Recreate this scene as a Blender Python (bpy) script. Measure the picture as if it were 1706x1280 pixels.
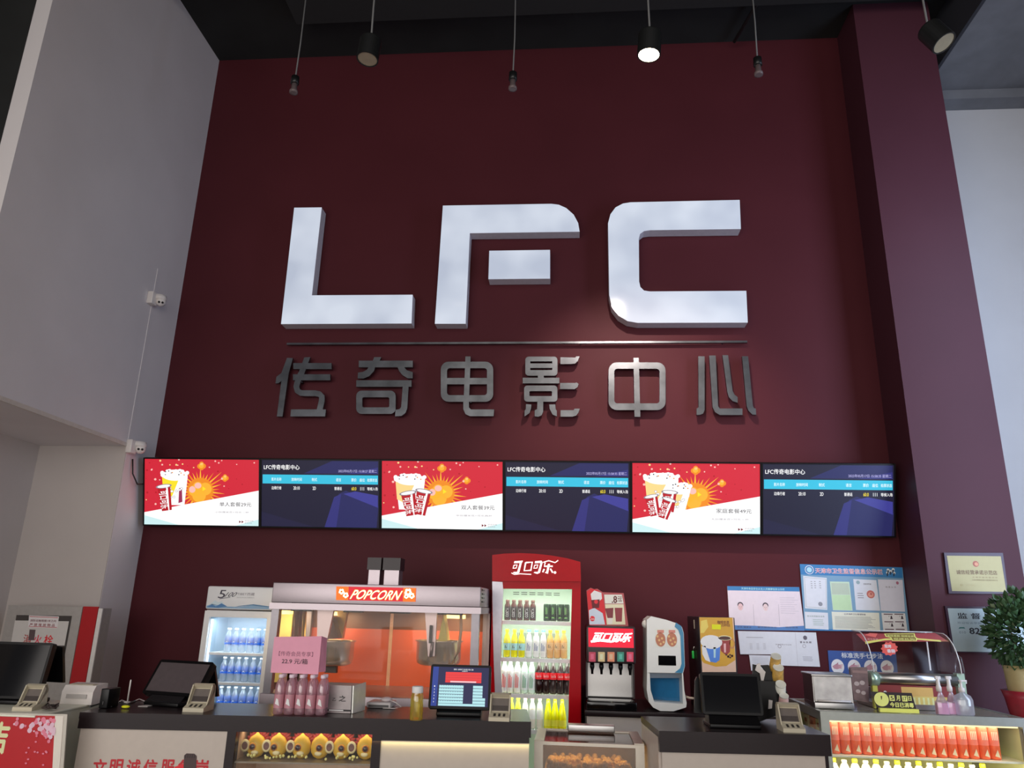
import bpy, bmesh, math, random
from mathutils import Vector, Matrix
sc = bpy.context.scene
for o in list(bpy.data.objects): bpy.data.objects.remove(o)
COL = sc.collection
PI = math.pi

# ------------------------------------------------------------------ camera
F_PX, CX, CY = 1245.0, 853.0, 640.0
def dcam(u, v): return Vector((u-CX, -(v-CY), -F_PX))
Zc = dcam(954, -3518).normalized()
Yc = dcam(955, 1015); Yc = (Yc - Zc*Yc.dot(Zc)).normalized()
Xc = Yc.cross(Zc)
ROT = Matrix((Xc, Yc, Zc))            # camera axes -> world axes
EYE = Vector((0, 0, 1.6))
cam = bpy.data.cameras.new('camera'); camo = bpy.data.objects.new('camera', cam); COL.objects.link(camo)
cam.sensor_width = 36; cam.lens = F_PX/1706*36; cam.clip_start = .05; cam.clip_end = 100
camo.matrix_world = Matrix.Translation(EYE) @ ROT.to_4x4()
sc.camera = camo

# ------------------------------------------------------------------ world, hall light, exposure
sc.view_settings.view_transform = 'Standard'; sc.view_settings.look = 'None'
sc.view_settings.gamma = 1; sc.view_settings.exposure = 0; sc.view_settings.use_curve_mapping = False
w = bpy.data.worlds.new('hall_ambient'); sc.world = w; w.use_nodes = True
w.node_tree.nodes['Background'].inputs[0].default_value = (.85, .88, 1, 1)
w.node_tree.nodes['Background'].inputs[1].default_value = .10
def area(name, loc, target, sx, sy, power, col, spread=180):
    l = bpy.data.lights.new(name, 'AREA'); l.shape = 'RECTANGLE'; l.size = sx; l.size_y = sy
    l.energy = power; l.color = col; l.spread = math.radians(spread)
    o = bpy.data.objects.new(name, l); COL.objects.link(o); o.location = loc
    o.rotation_euler = (Vector(target)-Vector(loc)).to_track_quat('-Z', 'Y').to_euler(); return o
def spot(name, loc, target, power, col, deg, blend=.6, r=.03):
    l = bpy.data.lights.new(name, 'SPOT'); l.energy = power; l.color = col; l.spot_size = math.radians(deg)
    l.spot_blend = blend; l.shadow_soft_size = r
    o = bpy.data.objects.new(name, l); COL.objects.link(o); o.location = loc
    o.rotation_euler = (Vector(target)-Vector(loc)).to_track_quat('-Z', 'Y').to_euler(); return o
area('entrance_daylight', (-1.0, -7, 2.3), (-.3, 6, 1.6), 15, 4.2, 470, (1, .955, .91))
area('side_daylight', (4.30, 4.0, 3.2), (2.9, 6.0, 3.2), 1.6, 4.5, 105, (.58, .72, 1), 125)
area('left_fill_light', (-3.3, -1.0, 2.3), (1.5, 6, 2.0), 5, 2.6, 34, (1, .93, .88), 120)  # unseen fill added to lift the column's dark left face
area('overhead_fill_light', (0, -1.0, 5.4), (0, 5, .8), 5, 2, 40, (1, .90, .78))  # unseen added fill, standing in for ceiling panels behind the camera

# ------------------------------------------------------------------ helpers
def atY(u, v, y): r = ROT @ dcam(u, v); return EYE + r*(y/r.y)
def atX(u, v, x): r = ROT @ dcam(u, v); return EYE + r*(x/r.x)
def atZ(u, v, z): r = ROT @ dcam(u, v); return EYE + r*((z-1.6)/r.z)
def hit(u, v, O, N):
    r = ROT @ dcam(u, v); return EYE + r*((O-EYE).dot(N)/r.dot(N))
def lin(c): c /= 255; return c/12.92 if c <= .04045 else ((c+.055)/1.055)**2.4
GAIN = 1.6
MATS = {}
def M(name, rgb=(128, 128, 128), rough=.5, metal=0, emit=0, alpha=1, var=.05, nscale=30, bump=0, gain=None, spec=.5, coat=0, stretch=None):
    if name in MATS: return MATS[name]
    m = bpy.data.materials.new(name); MATS[name] = m; m.use_nodes = True
    nt = m.node_tree; b = nt.nodes['Principled BSDF']
    g = (1 if emit else GAIN) if gain is None else gain
    c = [min(.88, lin(x)*g) for x in rgb]
    b.inputs['Roughness'].default_value = rough; b.inputs['Metallic'].default_value = metal
    b.inputs['Specular IOR Level'].default_value = spec
    b.inputs['Coat Weight'].default_value = coat
    b.inputs['Alpha'].default_value = alpha
    if emit:
        e = [lin(x) for x in rgb]
        b.inputs['Base Color'].default_value = (e[0]*.1, e[1]*.1, e[2]*.1, 1)
        b.inputs['Emission Color'].default_value = (*e, 1); b.inputs['Emission Strength'].default_value = emit
        return m
    tc = nt.nodes.new('ShaderNodeTexCoord'); nz = nt.nodes.new('ShaderNodeTexNoise')
    nz.inputs['Scale'].default_value = nscale; nz.inputs['Detail'].default_value = 3
    if stretch:
        mp = nt.nodes.new('ShaderNodeMapping'); mp.inputs['Scale'].default_value = stretch
        nt.links.new(tc.outputs['Object'], mp.inputs[0]); nt.links.new(mp.outputs[0], nz.inputs['Vector'])
    else: nt.links.new(tc.outputs['Object'], nz.inputs['Vector'])
    rp = nt.nodes.new('ShaderNodeValToRGB'); nt.links.new(nz.outputs[0], rp.inputs[0])
    rp.color_ramp.elements[0].position = .3; rp.color_ramp.elements[1].position = .7
    rp.color_ramp.elements[0].color = (*[x*(1-var) for x in c], 1); rp.color_ramp.elements[1].color = (*[min(1, x*(1+var)) for x in c], 1)
    nt.links.new(rp.outputs[0], b.inputs['Base Color'])
    if bump:
        bp = nt.nodes.new('ShaderNodeBump'); bp.inputs['Strength'].default_value = bump; bp.inputs['Distance'].default_value = .01
        nt.links.new(nz.outputs[0], bp.inputs['Height']); nt.links.new(bp.outputs[0], b.inputs['Normal'])
    return m
def glass(name, tint=(1, 1, 1), refl=.06, rough=.02, body=0, bodycol=(.8, .8, .8)):
    if name in MATS: return MATS[name]
    m = bpy.data.materials.new(name); MATS[name] = m; m.use_nodes = True; nt = m.node_tree; nt.nodes.clear()
    out = nt.nodes.new('ShaderNodeOutputMaterial'); t = nt.nodes.new('ShaderNodeBsdfTransparent'); t.inputs[0].default_value = (*tint, 1)
    g = nt.nodes.new('ShaderNodeBsdfGlossy'); g.inputs['Roughness'].default_value = rough; g.inputs[0].default_value = (1, 1, 1, 1)
    fr = nt.nodes.new('ShaderNodeLayerWeight'); fr.inputs[0].default_value = .25
    mu = nt.nodes.new('ShaderNodeMath'); mu.operation = 'MULTIPLY_ADD'; mu.inputs[1].default_value = .12; mu.inputs[2].default_value = refl
    nt.links.new(fr.outputs['Fresnel'], mu.inputs[0])
    mx = nt.nodes.new('ShaderNodeMixShader'); nt.links.new(mu.outputs[0], mx.inputs[0])
    src = t
    if body:
        d = nt.nodes.new('ShaderNodeBsdfDiffuse'); d.inputs[0].default_value = (*bodycol, 1)
        tr = nt.nodes.new('ShaderNodeBsdfTranslucent'); tr.inputs[0].default_value = (*bodycol, 1)
        a = nt.nodes.new('ShaderNodeMixShader'); a.inputs[0].default_value = .5
        nt.links.new(d.outputs[0], a.inputs[1]); nt.links.new(tr.outputs[0], a.inputs[2])
        c = nt.nodes.new('ShaderNodeMixShader'); c.inputs[0].default_value = body
        nt.links.new(t.outputs[0], c.inputs[1]); nt.links.new(a.outputs[0], c.inputs[2]); src = c
    nt.links.new(src.outputs[0], mx.inputs[1]); nt.links.new(g.outputs[0], mx.inputs[2]); nt.links.new(mx.outputs[0], out.inputs[0])
    return m

WM = {}      # world matrices of the empties
_fc = {}
def glyphs(s, bold=0):
    k = (s, bold)
    if k in _fc: return _fc[k]
    c = bpy.data.curves.new('tmp', 'FONT'); c.body = s; c.resolution_u = 3
    o = bpy.data.objects.new('tmp', c); COL.objects.link(o)
    dg = bpy.context.evaluated_depsgraph_get()
    me = bpy.data.meshes.new_from_object(o.evaluated_get(dg))
    vs = [(v.co.x, v.co.y) for v in me.vertices]; fs = [tuple(p.vertices) for p in me.polygons]
    bpy.data.objects.remove(o); bpy.data.curves.remove(c); bpy.data.meshes.remove(me)
    if bold:      # heavier strokes: the same glyph laid down again, shifted by a hair
        n = len(vs); base_v, base_f = list(vs), list(fs); vs, fs = [], []
        for q_, (dx, dy) in enumerate(((-bold, 0), (bold, 0), (0, bold*.8), (0, -bold*.8))):
            vs += [(x+dx, y+dy) for x, y in base_v]; fs += [tuple(i+q_*n for i in f) for f in base_f]
    x0 = min(v[0] for v in vs); x1 = max(v[0] for v in vs); y0 = min(v[1] for v in vs); y1 = max(v[1] for v in vs)
    nl = len(vs)//4 if bold else len(vs)
    vs = [((x-x0)/(x1-x0), (y-y0)/max(1e-6, y1-y0), i//nl) for i, (x, y) in enumerate(vs)]
    _fc[k] = (vs, fs); return _fc[k]

class MB:
    def __init__(s): s.bm = bmesh.new(); s.mats = []; s.T = None
    def mi(s, m):
        if m not in s.mats: s.mats.append(m)
        return s.mats.index(m)
    def face(s, pts, m, smooth=False):
        vs = [s.bm.verts.new(p) for p in pts]
        try: f = s.bm.faces.new(vs)
        except ValueError: return None
        f.material_index = s.mi(m); f.smooth = smooth; return f
    def mesh(s, vs, fs, m, smooth=False):
        V = [s.bm.verts.new(v) for v in vs]; i = s.mi(m)
        for f in fs:
            try: q = s.bm.faces.new([V[k] for k in f]); q.material_index = i; q.smooth = smooth
            except ValueError: pass
    def hexa(s, p, m):   # 8 points: bottom 4 (ccw), top 4
        s.mesh(p, [(3, 2, 1, 0), (4, 5, 6, 7), (0, 1, 5, 4), (1, 2, 6, 5), (2, 3, 7, 6), (3, 0, 4, 7)], m)
    def box(s, x0, x1, y0, y1, z0, z1, m, bev=0):
        if bev:
            b2 = bmesh.new(); bmesh.ops.create_cube(b2, size=1)
            for v in b2.verts: v.co = Vector(((x0+x1)/2+v.co.x*(x1-x0), (y0+y1)/2+v.co.y*(y1-y0), (z0+z1)/2+v.co.z*(z1-z0)))
            bmesh.ops.bevel(b2, geom=list(b2.edges), offset=bev, segments=3, affect='EDGES', profile=.5)
            s.merge(b2, m, True); return
        s.hexa([(x0, y0, z0), (x1, y0, z0), (x1, y1, z0), (x0, y1, z0), (x0, y0, z1), (x1, y0, z1), (x1, y1, z1), (x0, y1, z1)], m)
    def merge(s, b2, m, smooth=False):
        i = s.mi(m); mp = {}
        for v in b2.verts: mp[v] = s.bm.verts.new(v.co)
        for f in b2.faces:
            q = s.bm.faces.new([mp[v] for v in f.verts]); q.material_index = i; q.smooth = smooth
        b2.free()
    def lathe(s, prof, c, m, seg=16, axis='z', smooth=True, sx=1, sy=1):
        # prof: list of (r, h[, mat]) ; mats apply to band above the entry
        rings = []
        for e in prof:
            r, h = e[0], e[1]
            ring = []
            for k in range(seg):
                a = 2*PI*k/seg; x, y = r*math.cos(a)*sx, r*math.sin(a)*sy
                p = (x, y, h) if axis == 'z' else ((x, -h, y) if axis == 'y' else (h, x, y))
                ring.append(s.bm.verts.new((c[0]+p[0], c[1]+p[1], c[2]+p[2])))
            rings.append(ring)
        for j in range(len(prof)-1):
            mm = prof[j][2] if len(prof[j]) > 2 else m
            for k in range(seg):
                f = s.bm.faces.new((rings[j][k], rings[j][(k+1) % seg], rings[j+1][(k+1) % seg], rings[j+1][k]))
                f.material_index = s.mi(mm); f.smooth = smooth
        for ring, idx in ((rings[0], 0), (rings[-1], -1)):
            if prof[idx][0] > 1e-5:
                f = s.bm.faces.new(ring if idx else ring[::-1]); f.material_index = s.mi(prof[-2][2] if idx and len(prof[-2]) > 2 else m)
    def tube(s, pts, r, m, seg=8):
        pts = [Vector(p) for p in pts]; rings = []
        for i, p in enumerate(pts):
            d = (pts[min(i+1, len(pts)-1)]-pts[max(i-1, 0)]).normalized()
            up = Vector((0, 0, 1)) if abs(d.z) < .95 else Vector((1, 0, 0))
            a = d.cross(up).normalized(); b = d.cross(a)
            rr = r[i] if isinstance(r, (list, tuple)) else r
            rings.append([s.bm.verts.new(p+(a*math.cos(2*PI*k/seg)+b*math.sin(2*PI*k/seg))*rr) for k in range(seg)])
        i = s.mi(m)
        for j in range(len(rings)-1):
            for k in range(seg):
                f = s.bm.faces.new((rings[j][k], rings[j][(k+1) % seg], rings[j+1][(k+1) % seg], rings[j+1][k])); f.material_index = i; f.smooth = True
        for ring in (rings[0], rings[-1]):
            f = s.bm.faces.new(ring); f.material_index = i
    def ball(s, c, r, m, seg=12, sc3=(1, 1, 1)):
        b2 = bmesh.new(); bmesh.ops.create_uvsphere(b2, u_segments=seg, v_segments=max(6, seg*2//3), radius=r)
        for v in b2.verts: v.co = Vector((c[0]+v.co.x*sc3[0], c[1]+v.co.y*sc3[1], c[2]+v.co.z*sc3[2]))
        s.merge(b2, m, True)
    def prism(s, front, d, m, side=None):
        # front: list of points (Vector), d: vector to the back
        f = [Vector(p) for p in front]; b = [p+Vector(d) for p in f]; n = len(f)
        s.face(f, m); s.face(b[::-1], side or m)
        for k in range(n): s.face([f[k], b[k], b[(k+1) % n], f[(k+1) % n]], side or m)
    def ringprism(s, outer, inner, d, m, side=None):
        o = [Vector(p) for p in outer]; i_ = [Vector(p) for p in inner]; d = Vector(d); n = len(o); sd = side or m
        for k in range(n):
            l = (k+1) % n
            s.face([o[k], o[l], i_[l], i_[k]], m); s.face([o[k]+d, i_[k]+d, i_[l]+d, o[l]+d], sd)
            s.face([o[k], o[k]+d, o[l]+d, o[l]], sd); s.face([i_[k], i_[l], i_[l]+d, i_[k]+d], sd)
    def build(s, name, parent=None, weld=True):
        if weld: bmesh.ops.remove_doubles(s.bm, verts=s.bm.verts, dist=1e-5)
        if weld: bmesh.ops.recalc_face_normals(s.bm, faces=s.bm.faces)
        me = bpy.data.meshes.new(name)
        if s.T is not None: s.bm.transform(s.T)
        root = parent; X = WM.get(parent.name) if parent else None
        if X is not None: s.bm.transform(X.inverted())
        s.bm.to_mesh(me); s.bm.free()
        for m in s.mats: me.materials.append(m)
        o = bpy.data.objects.new(name, me); COL.objects.link(o)
        if parent: o.parent = parent; WM[o.name] = X if X is not None else Matrix()
        else: WM[o.name] = Matrix()
        return o

def tag(o, label=None, cat=None, group=None, kind=None):
    if label: o['label'] = label
    if cat: o['category'] = cat
    if group: o['group'] = group
    if kind: o['kind'] = kind
    return o
def thing(name, label, cat, loc=(0, 0, 0), rz=0, group=None):
    o = bpy.data.objects.new(name, None); COL.objects.link(o); o.empty_display_size = .05
    o.location = loc; o.rotation_euler = (0, 0, rz)
    WM[o.name] = Matrix.Translation(Vector(loc)) @ Matrix.Rotation(rz, 4, 'Z')
    return tag(o, label, cat, group)
def struct(o): o['kind'] = 'structure'; return o
KIDS = {}
def dup(root, loc, rz=0, label=None, group=None, scale=None):
    kids = [k for k in bpy.data.objects if k.parent == root] if root.name not in KIDS else KIDS[root.name]
    KIDS[root.name] = kids
    r = root.copy(); COL.objects.link(r); r.location = loc; r.rotation_euler = (0, 0, rz)
    if scale: r.scale = (scale,)*3
    if label: r['label'] = label
    if group: r['group'] = group
    for ch in kids:
        c = ch.copy(); COL.objects.link(c); c.parent = r
    return r

class Art:
    """flat printed or shown graphics on a plane: O origin, U right, V up (unit vectors)"""
    def __init__(s, O, U, V, mb=None, W=1, H=1, eps=.0005):
        s.O, s.U, s.V = Vector(O), Vector(U).normalized(), Vector(V).normalized()
        s.N = s.U.cross(s.V); s.mb = mb or MB(); s.W = W; s.H = H; s.e = eps
    def p(s, a, b, lay=1): return s.O+s.U*(a*s.W)+s.V*(b*s.H)+s.N*(lay*s.e)
    def px(s, u, v):
        q = hit(u, v, s.O, s.N)-s.O; return q.dot(s.U)/s.W, q.dot(s.V)/s.H
    def poly(s, pts, m, lay=1): s.mb.face([s.p(a, b, lay) for a, b in pts], m)
    def rect(s, a0, b0, a1, b1, m, lay=1): s.poly([(a0, b0), (a1, b0), (a1, b1), (a0, b1)], m, lay)
    def disc(s, a, b, ra, rb, m, lay=1, n=18): s.poly([(a+ra*math.cos(2*PI*k/n), b+rb*math.sin(2*PI*k/n)) for k in range(n)], m, lay)
    def text(s, t, a0, b0, a1, b1, m, lay=2, bold=0, slant=0, rot=0):
        vs, fs = glyphs(t, bold)
        def q(x, y):
            x = x+slant*y
            A, B = a0+x*(a1-a0), b0+y*(b1-b0)
            return A, B
        if rot:   # rotate about box centre by rot (radians), isotropic in world units
            ca, cb = (a0+a1)/2*s.W, (b0+b1)/2*s.H; cr, sr = math.cos(rot), math.sin(rot)
            def q(x, y):
                A, B = (a0+x*(a1-a0))*s.W-ca, (b0+y*(b1-b0))*s.H-cb
                return (ca+A*cr-B*sr)/s.W, (cb+A*sr+B*cr)/s.H
        s.mb.mesh([s.p(*q(x, y), lay+.16*w_) for x, y, w_ in vs], fs, m)
    # pixel versions (read off the photo, intersected with this real plane)
    def ppoly(s, pts, m, lay=1): s.poly([s.px(*p) for p in pts], m, lay)
    def ptext(s, t, tl, tr, h, m, lay=2, bold=0, **k):
        """tl, tr = pixel top-left / top-right of the line, h = pixel height"""
        a0, b1 = s.px(*tl); a1, _ = s.px(*tr); _, b0 = s.px(tl[0], tl[1]+h)
        s.text(t, a0, b0, a1, b1, m, lay, bold, **k)
    def build(s, name, parent): return s.mb.build(name, parent, weld=False)
UX, UZ = Vector((1, 0, 0)), Vector((0, 0, 1))

# ------------------------------------------------------------------ materials
wall_red = M('maroon_paint', (83, 37, 43), .5, var=.06, nscale=1.2, gain=1.0, spec=.1)
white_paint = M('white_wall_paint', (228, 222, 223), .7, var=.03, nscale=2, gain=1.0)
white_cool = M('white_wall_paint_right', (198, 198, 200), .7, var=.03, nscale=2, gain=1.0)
black_ceil = M('black_ceiling_paint', (32, 33, 33), .8, gain=1.0, var=.2, nscale=3)
grey_soffit = M('grey_soffit_paint', (120, 122, 128), .8, gain=1.0, var=.12, nscale=4)
floor_m = M('floor_tile', (150, 140, 132), .25, gain=1.0)
steel = M('brushed_steel', (190, 188, 186), .32, 1, gain=1.0, var=.08, nscale=60, stretch=(1, 1, 30))
sign_steel = M('sign_steel', (112, 115, 120), .30, 1, gain=1.0, var=.3, nscale=6)
darkwood = M('dark_brown_laminate', (36, 25, 28), .28, var=.12, nscale=40, stretch=(1, 8, 8), gain=1.0, spec=.3)
white_lam = M('white_laminate', (165, 155, 146), .35, var=.02)
black_pl = M('black_plastic', (9, 8, 10), .35, gain=1.0, spec=.3)
black_gloss = M('black_gloss', (10, 9, 11), .08, gain=1.2)
white_pl = M('white_plastic', (190, 184, 180), .35, var=.02)
beige_pl = M('beige_plastic', (168, 160, 140), .4, var=.02)
dark_grey = M('dark_grey_plastic', (60, 58, 58), .4)
red_gloss = M('red_gloss', (160, 8, 20), .2, gain=1.4, var=.03, spec=.12)
clear = glass('clear_glass', (1, 1, 1), .012)
acryl = glass('acrylic', (.93, .95, .95), .05)
def E_(rgb, s=1.0): return M('glow_%d_%d_%d_%d' % (*rgb, int(s*10)), rgb, emit=s)
def C_(rgb, rough=.5): return M('ink_%d_%d_%d_%d' % (*rgb, int(rough*10)), rgb, rough, var=.02)

# ------------------------------------------------------------------ room
YW, YC, XL, XCL, XCR, ZC = 6.2, 5.78, -3.66, 2.553, 3.21, 6.97
b = MB(); b.box(-12, 12, -12, 9, -.05, 0, floor_m); struct(b.build('floor'))
b = MB(); b.box(XL-1.2, XCL+.3, YW, YW+.15, 0, ZC, wall_red); struct(b.build('wall_back'))
col_plum = M('column_plum', (80, 43, 53), .5, var=.05, nscale=1.5, gain=1.0, spec=.2)  # column colour slightly more plum than the back wall
b = MB(); b.box(XCL, XCR, YC, YW, 0, ZC+.05, col_plum); struct(b.build('wall_column'))
b = MB(); b.box(-9, 3.40, 2.0, YW+.2, ZC, ZC+.1, black_ceil); struct(b.build('ceiling'))
# left wall: upper panel, pilaster, recess below
b = MB(); b.box(XL-.12, XL, 4.0, 5.78, 2.80, ZC, white_paint); b.box(XL-.8, XL, 5.78, YW, 0, ZC, white_paint)
struct(b.build('wall_left'))
rec_paint = M('recess_paint_beige', (200, 191, 186), .7, var=.03, nscale=2, gain=1.0)
b = MB(); b.box(-4.6, -4.42, 2.0, 5.78, 0, 2.80, rec_paint); b.box(-4.42, XL-.002, 5.772, 5.7795, 0, 2.80, rec_paint); b.box(-4.6, XL-.12, 3.97, 5.78, 2.80, 2.9, white_paint); struct(b.build('wall_recess'))
b = MB(); b.box(XL-1.5, XL-.9, 2.0, 4.4, 2.9, ZC, black_ceil); b.box(XL-.95, XL-.12, 3.99, 4.1, 2.9, ZC, black_ceil); struct(b.build('wall_dark_void'))  # black boxes stand in for the dark space past the left wall
b = MB(); b.box(XL-.004, XL+.008, 4.0, 5.78, 2.795, 2.825, M('edge_plaster', (215, 205, 195), .7, gain=1.0)); b.box(XL-.002, XL+.004, 5.765, 5.79, 2.80, 4.4, white_paint); struct(b.build('trim_1'))
# right side behind the column
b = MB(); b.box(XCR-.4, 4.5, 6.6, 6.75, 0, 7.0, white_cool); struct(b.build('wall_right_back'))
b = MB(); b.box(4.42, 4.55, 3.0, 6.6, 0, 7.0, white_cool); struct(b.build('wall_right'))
b = MB(); b.box(3.40, 4.6, 2.5, 6.45, 6.5, 6.62, grey_soffit); b.box(3.2, 4.42, 6.42, 6.6, 6.4, 6.62, grey_soffit)
struct(b.build('ceiling_right'))
b = MB(); b.box(3.37, 3.40, 2.5, 6.6, 6.5, 7.1, M('dark_fascia', (50, 52, 60), .8, gain=1.0)); struct(b.build('trim_2'))
# services painted black under the ceiling
pipe_m = M('dark_pipe_paint', (52, 54, 55), .6, gain=1.0)
def pipe(x0, y0, x1, y1, z, r, lab, g=None):
    b = MB(); b.tube([(x0, y0, z), (x1, y1, z)], r, pipe_m, 10)
    for t in (.15, .38, .62, .86):
        px_, py_ = x0+(x1-x0)*t, y0+(y1-y0)*t
        b.box(px_-.01, px_+.01, py_-.01, py_+.01, z, ZC, pipe_m)
    tag(b.build('ceiling_pipe'), lab, 'pipe', g)
pipe(-3.6, 5.15, 3.35, 4.95, 6.85, .018, 'thin dark pipe crossing the black ceiling, nearest the maroon wall')
pipe(-3.6, 4.85, 3.35, 4.85, 6.80, .022, 'dark pipe crossing the black ceiling, farther out from the maroon wall')
pipe(2.2, 3.2, 1.55, 6.1, 6.88, .016, 'dark pipe running back over the ceiling, towards the column')
b = MB(); b.box(-2.6, 3.3, 5.25, 5.6, 6.83, ZC, M('cable_tray_paint', (40, 41, 42), .7, gain=1.0))
tag(b.build('cable_tray'), 'flat dark cable tray along the black ceiling in front of the maroon wall', 'cable tray')

# ------------------------------------------------------------------ LFC letters
face_m = bpy.data.materials.new('lit_letter_face'); face_m.use_nodes = True
nt = face_m.node_tree; bs = nt.nodes['Principled BSDF']; tc = nt.nodes.new('ShaderNodeTexCoord'); nz = nt.nodes.new('ShaderNodeTexNoise'); rp = nt.nodes.new('ShaderNodeValToRGB')
nz.inputs['Scale'].default_value = 2.6; nz.inputs['Detail'].default_value = 1.5
rp.color_ramp.elements[0].position = .32; rp.color_ramp.elements[1].position = .68
rp.color_ramp.elements[0].color = (lin(188), lin(200), lin(222), 1); rp.color_ramp.elements[1].color = (lin(226), lin(236), lin(252), 1)
nt.links.new(tc.outputs['Object'], nz.inputs['Vector']); nt.links.new(nz.outputs[0], rp.inputs[0]); nt.links.new(rp.outputs[0], bs.inputs['Emission Color'])
bs.inputs['Emission Strength'].default_value = .72; bs.inputs['Base Color'].default_value = (.25, .25, .26, 1); bs.inputs['Roughness'].default_value = .07
rim_m = M('letter_return_white', (210, 205, 212), .4, gain=1.0)
YF = YW-.13
def c1(X, Y, y=YF): return atY(440+X/2.007, 320+Y/2.007, y)
L = [(101, 53), (193, 52), (160, 346), (497, 344), (493, 440), (57, 442)]
F1 = [(598, 46), (960, 40), (985, 43), (1010, 54), (1035, 76), (1050, 104), (1055, 133), (688, 138), (674, 441), (571, 441)]
F2 = [(753, 197), (956, 194), (956, 290), (750, 292)]
C = [(1590, 27), (1594, 124), (1290, 128), (1270, 131), (1257, 141), (1253, 156), (1254, 300), (1258, 318), (1270, 330), (1290, 333), (1612, 331), (1617, 437), (1250, 438), (1215, 432), (1185, 414), (1163, 385), (1154, 345), (1150, 105), (1158, 75), (1175, 52), (1200, 39), (1225, 35)]
def letter(polys, lab):
    mn = c1(*polys[0][-1]); t = thing('sign_letter', lab, 'sign letter', (mn.x, YW, mn.z))
    bb, ff = MB(), MB()
    for pl in polys:
        pts = [c1(*p) for p in pl]
        bb.prism(pts, (0, .12, 0), rim_m)
        b2 = bmesh.new(); f = b2.faces.new([b2.verts.new(p+Vector((0, -.003, 0))) for p in pts])
        bmesh.ops.inset_region(b2, faces=[f], thickness=.013, use_even_offset=True)
        for g in [g for g in b2.faces if g is not f]: b2.faces.remove(g)
        for v in [v for v in b2.verts if not v.link_faces]: b2.verts.remove(v)
        ff.merge(b2, face_m)
    lb_ = bb.build('letter_body', t); ff.build('letter_face', lb_, weld=False)
letter([L], 'big white lit letter L, leftmost of the three on the maroon wall')
letter([F1, F2], 'big white lit letter F with a detached crossbar, on the maroon wall')
letter([C], 'big white lit letter C with rounded corners, on the maroon wall')
# thin metal rule
b = MB(); p0, p1 = atY(478, 573, YW-.05), atY(1245, 572, YW-.05)
b.box(p0.x, p1.x, YW-.055, YW-.03, p0.z-.010, p0.z+.008, sign_steel)
for t_ in (.05, .35, .65, .95): b.box(p0.x+(p1.x-p0.x)*t_-.005, p0.x+(p1.x-p0.x)*t_+.005, YW-.035, YW, p0.z-.005, p0.z+.005, sign_steel)
tag(b.build('sign_rule'), 'thin horizontal metal line between the lit letters and the steel characters', 'sign strip')

# ------------------------------------------------------------------ steel characters
YS = YW-.075
def rrect(x0, y0, x1, y1, r, n=5):
    out = []
    for cx, cy, a0 in ((x1-r, y0+r, -90), (x1-r, y1-r, 0), (x0+r, y1-r, 90), (x0+r, y0+r, 180)):
        for k in range(n+1):
            a = math.radians(a0+90*k/n); out.append((cx+r*math.cos(a), cy+r*math.sin(a)))
    return out
def strokeband(pts, w):
    L_, R_ = [], []
    for i, p in enumerate(pts):
        a = pts[max(0, i-1)]; c = pts[min(len(pts)-1, i+1)]
        dx, dy = c[0]-a[0], c[1]-a[1]; l = math.hypot(dx, dy); nx, ny = -dy/l*w/2, dx/l*w/2
        L_.append((p[0]+nx, p[1]+ny)); R_.append((p[0]-nx, p[1]-ny))
    return L_+R_[::-1]
def character(lab, mp, polys, rings=()):
    lo = mp(*polys[0][0]); t = thing('sign_character', lab, 'sign character', (lo.x, YW, lo.z))
    b = MB()
    for k_, pl in enumerate(polys): b.prism([mp(*p)+Vector((0, -.0006*(k_+1), 0)) for p in pl], (0, .03, 0), sign_steel)
    for k_, (o_, i_) in enumerate(rings): b.ringprism([mp(*p)+Vector((0, -.0003*k_, 0)) for p in o_], [mp(*p)+Vector((0, -.0003*k_, 0)) for p in i_], (0, .03, 0), sign_steel)
    b.build('metal_strokes', t, weld=False)
    for pl in polys[::2]:
        q = MB(); cx = sum(p[0] for p in pl)/len(pl); cy = sum(p[1] for p in pl)/len(pl); c = mp(cx, cy)
        c = mp(*pl[0])*.5+mp(*pl[1])*.5; c2 = mp(*pl[len(pl)//2]); c = c*.85+c2*.15
        q.tube([(c.x, YS+.02, c.z), (c.x, YW+.005, c.z)], .006, sign_steel, 6); q.build('standoff_pin', t)
def m5(X, Y): return atY(450+X/4.265, 580+Y/4.265, YS)
def m6(X, Y): return atY(850+X/3.967, 580+Y/3.967, YS)
B = lambda x0, y0, x1, y1: [(x0, y0), (x1, y0), (x1, y1), (x0, y1)]
character('leftmost steel character, shaped like an upright stroke beside a winding one', m5, [[(120, 70), (162, 72), (132, 180), (122, 250), (88, 487), (48, 487), (80, 235), (58, 250), (38, 252), (45, 205), (80, 178)],
    B(165, 107, 437, 150), [(243, 67), (286, 65), (240, 190), (198, 190)], B(163, 187, 428, 230),
    strokeband([(221, 180), (197, 235), (187, 275), (195, 305), (218, 320), (250, 322), (320, 322), (350, 328), (368, 345), (368, 375), (352, 442)], 41), [(150, 437), (397, 437), (392, 487), (145, 487)]])
character('second steel character from the left, with a small box under a roof', m5, [B(630, 90, 1014, 137), [(740, 65), (790, 65), (776, 95), (728, 95)],
    [(703, 132), (747, 132), (738, 165), (705, 200), (665, 217), (622, 217), (625, 175), (660, 170), (688, 155)],
    [(903, 132), (950, 132), (970, 158), (1014, 172), (1013, 216), (978, 216), (940, 192), (918, 165)], B(613, 230, 1005, 276),
    [(943, 270), (985, 270), (975, 430), (962, 463), (935, 483), (888, 487), (892, 440), (920, 435), (932, 420)]],
    [(rrect(612, 303, 892, 468, 38), rrect(655, 350, 847, 422, 12))])
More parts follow.
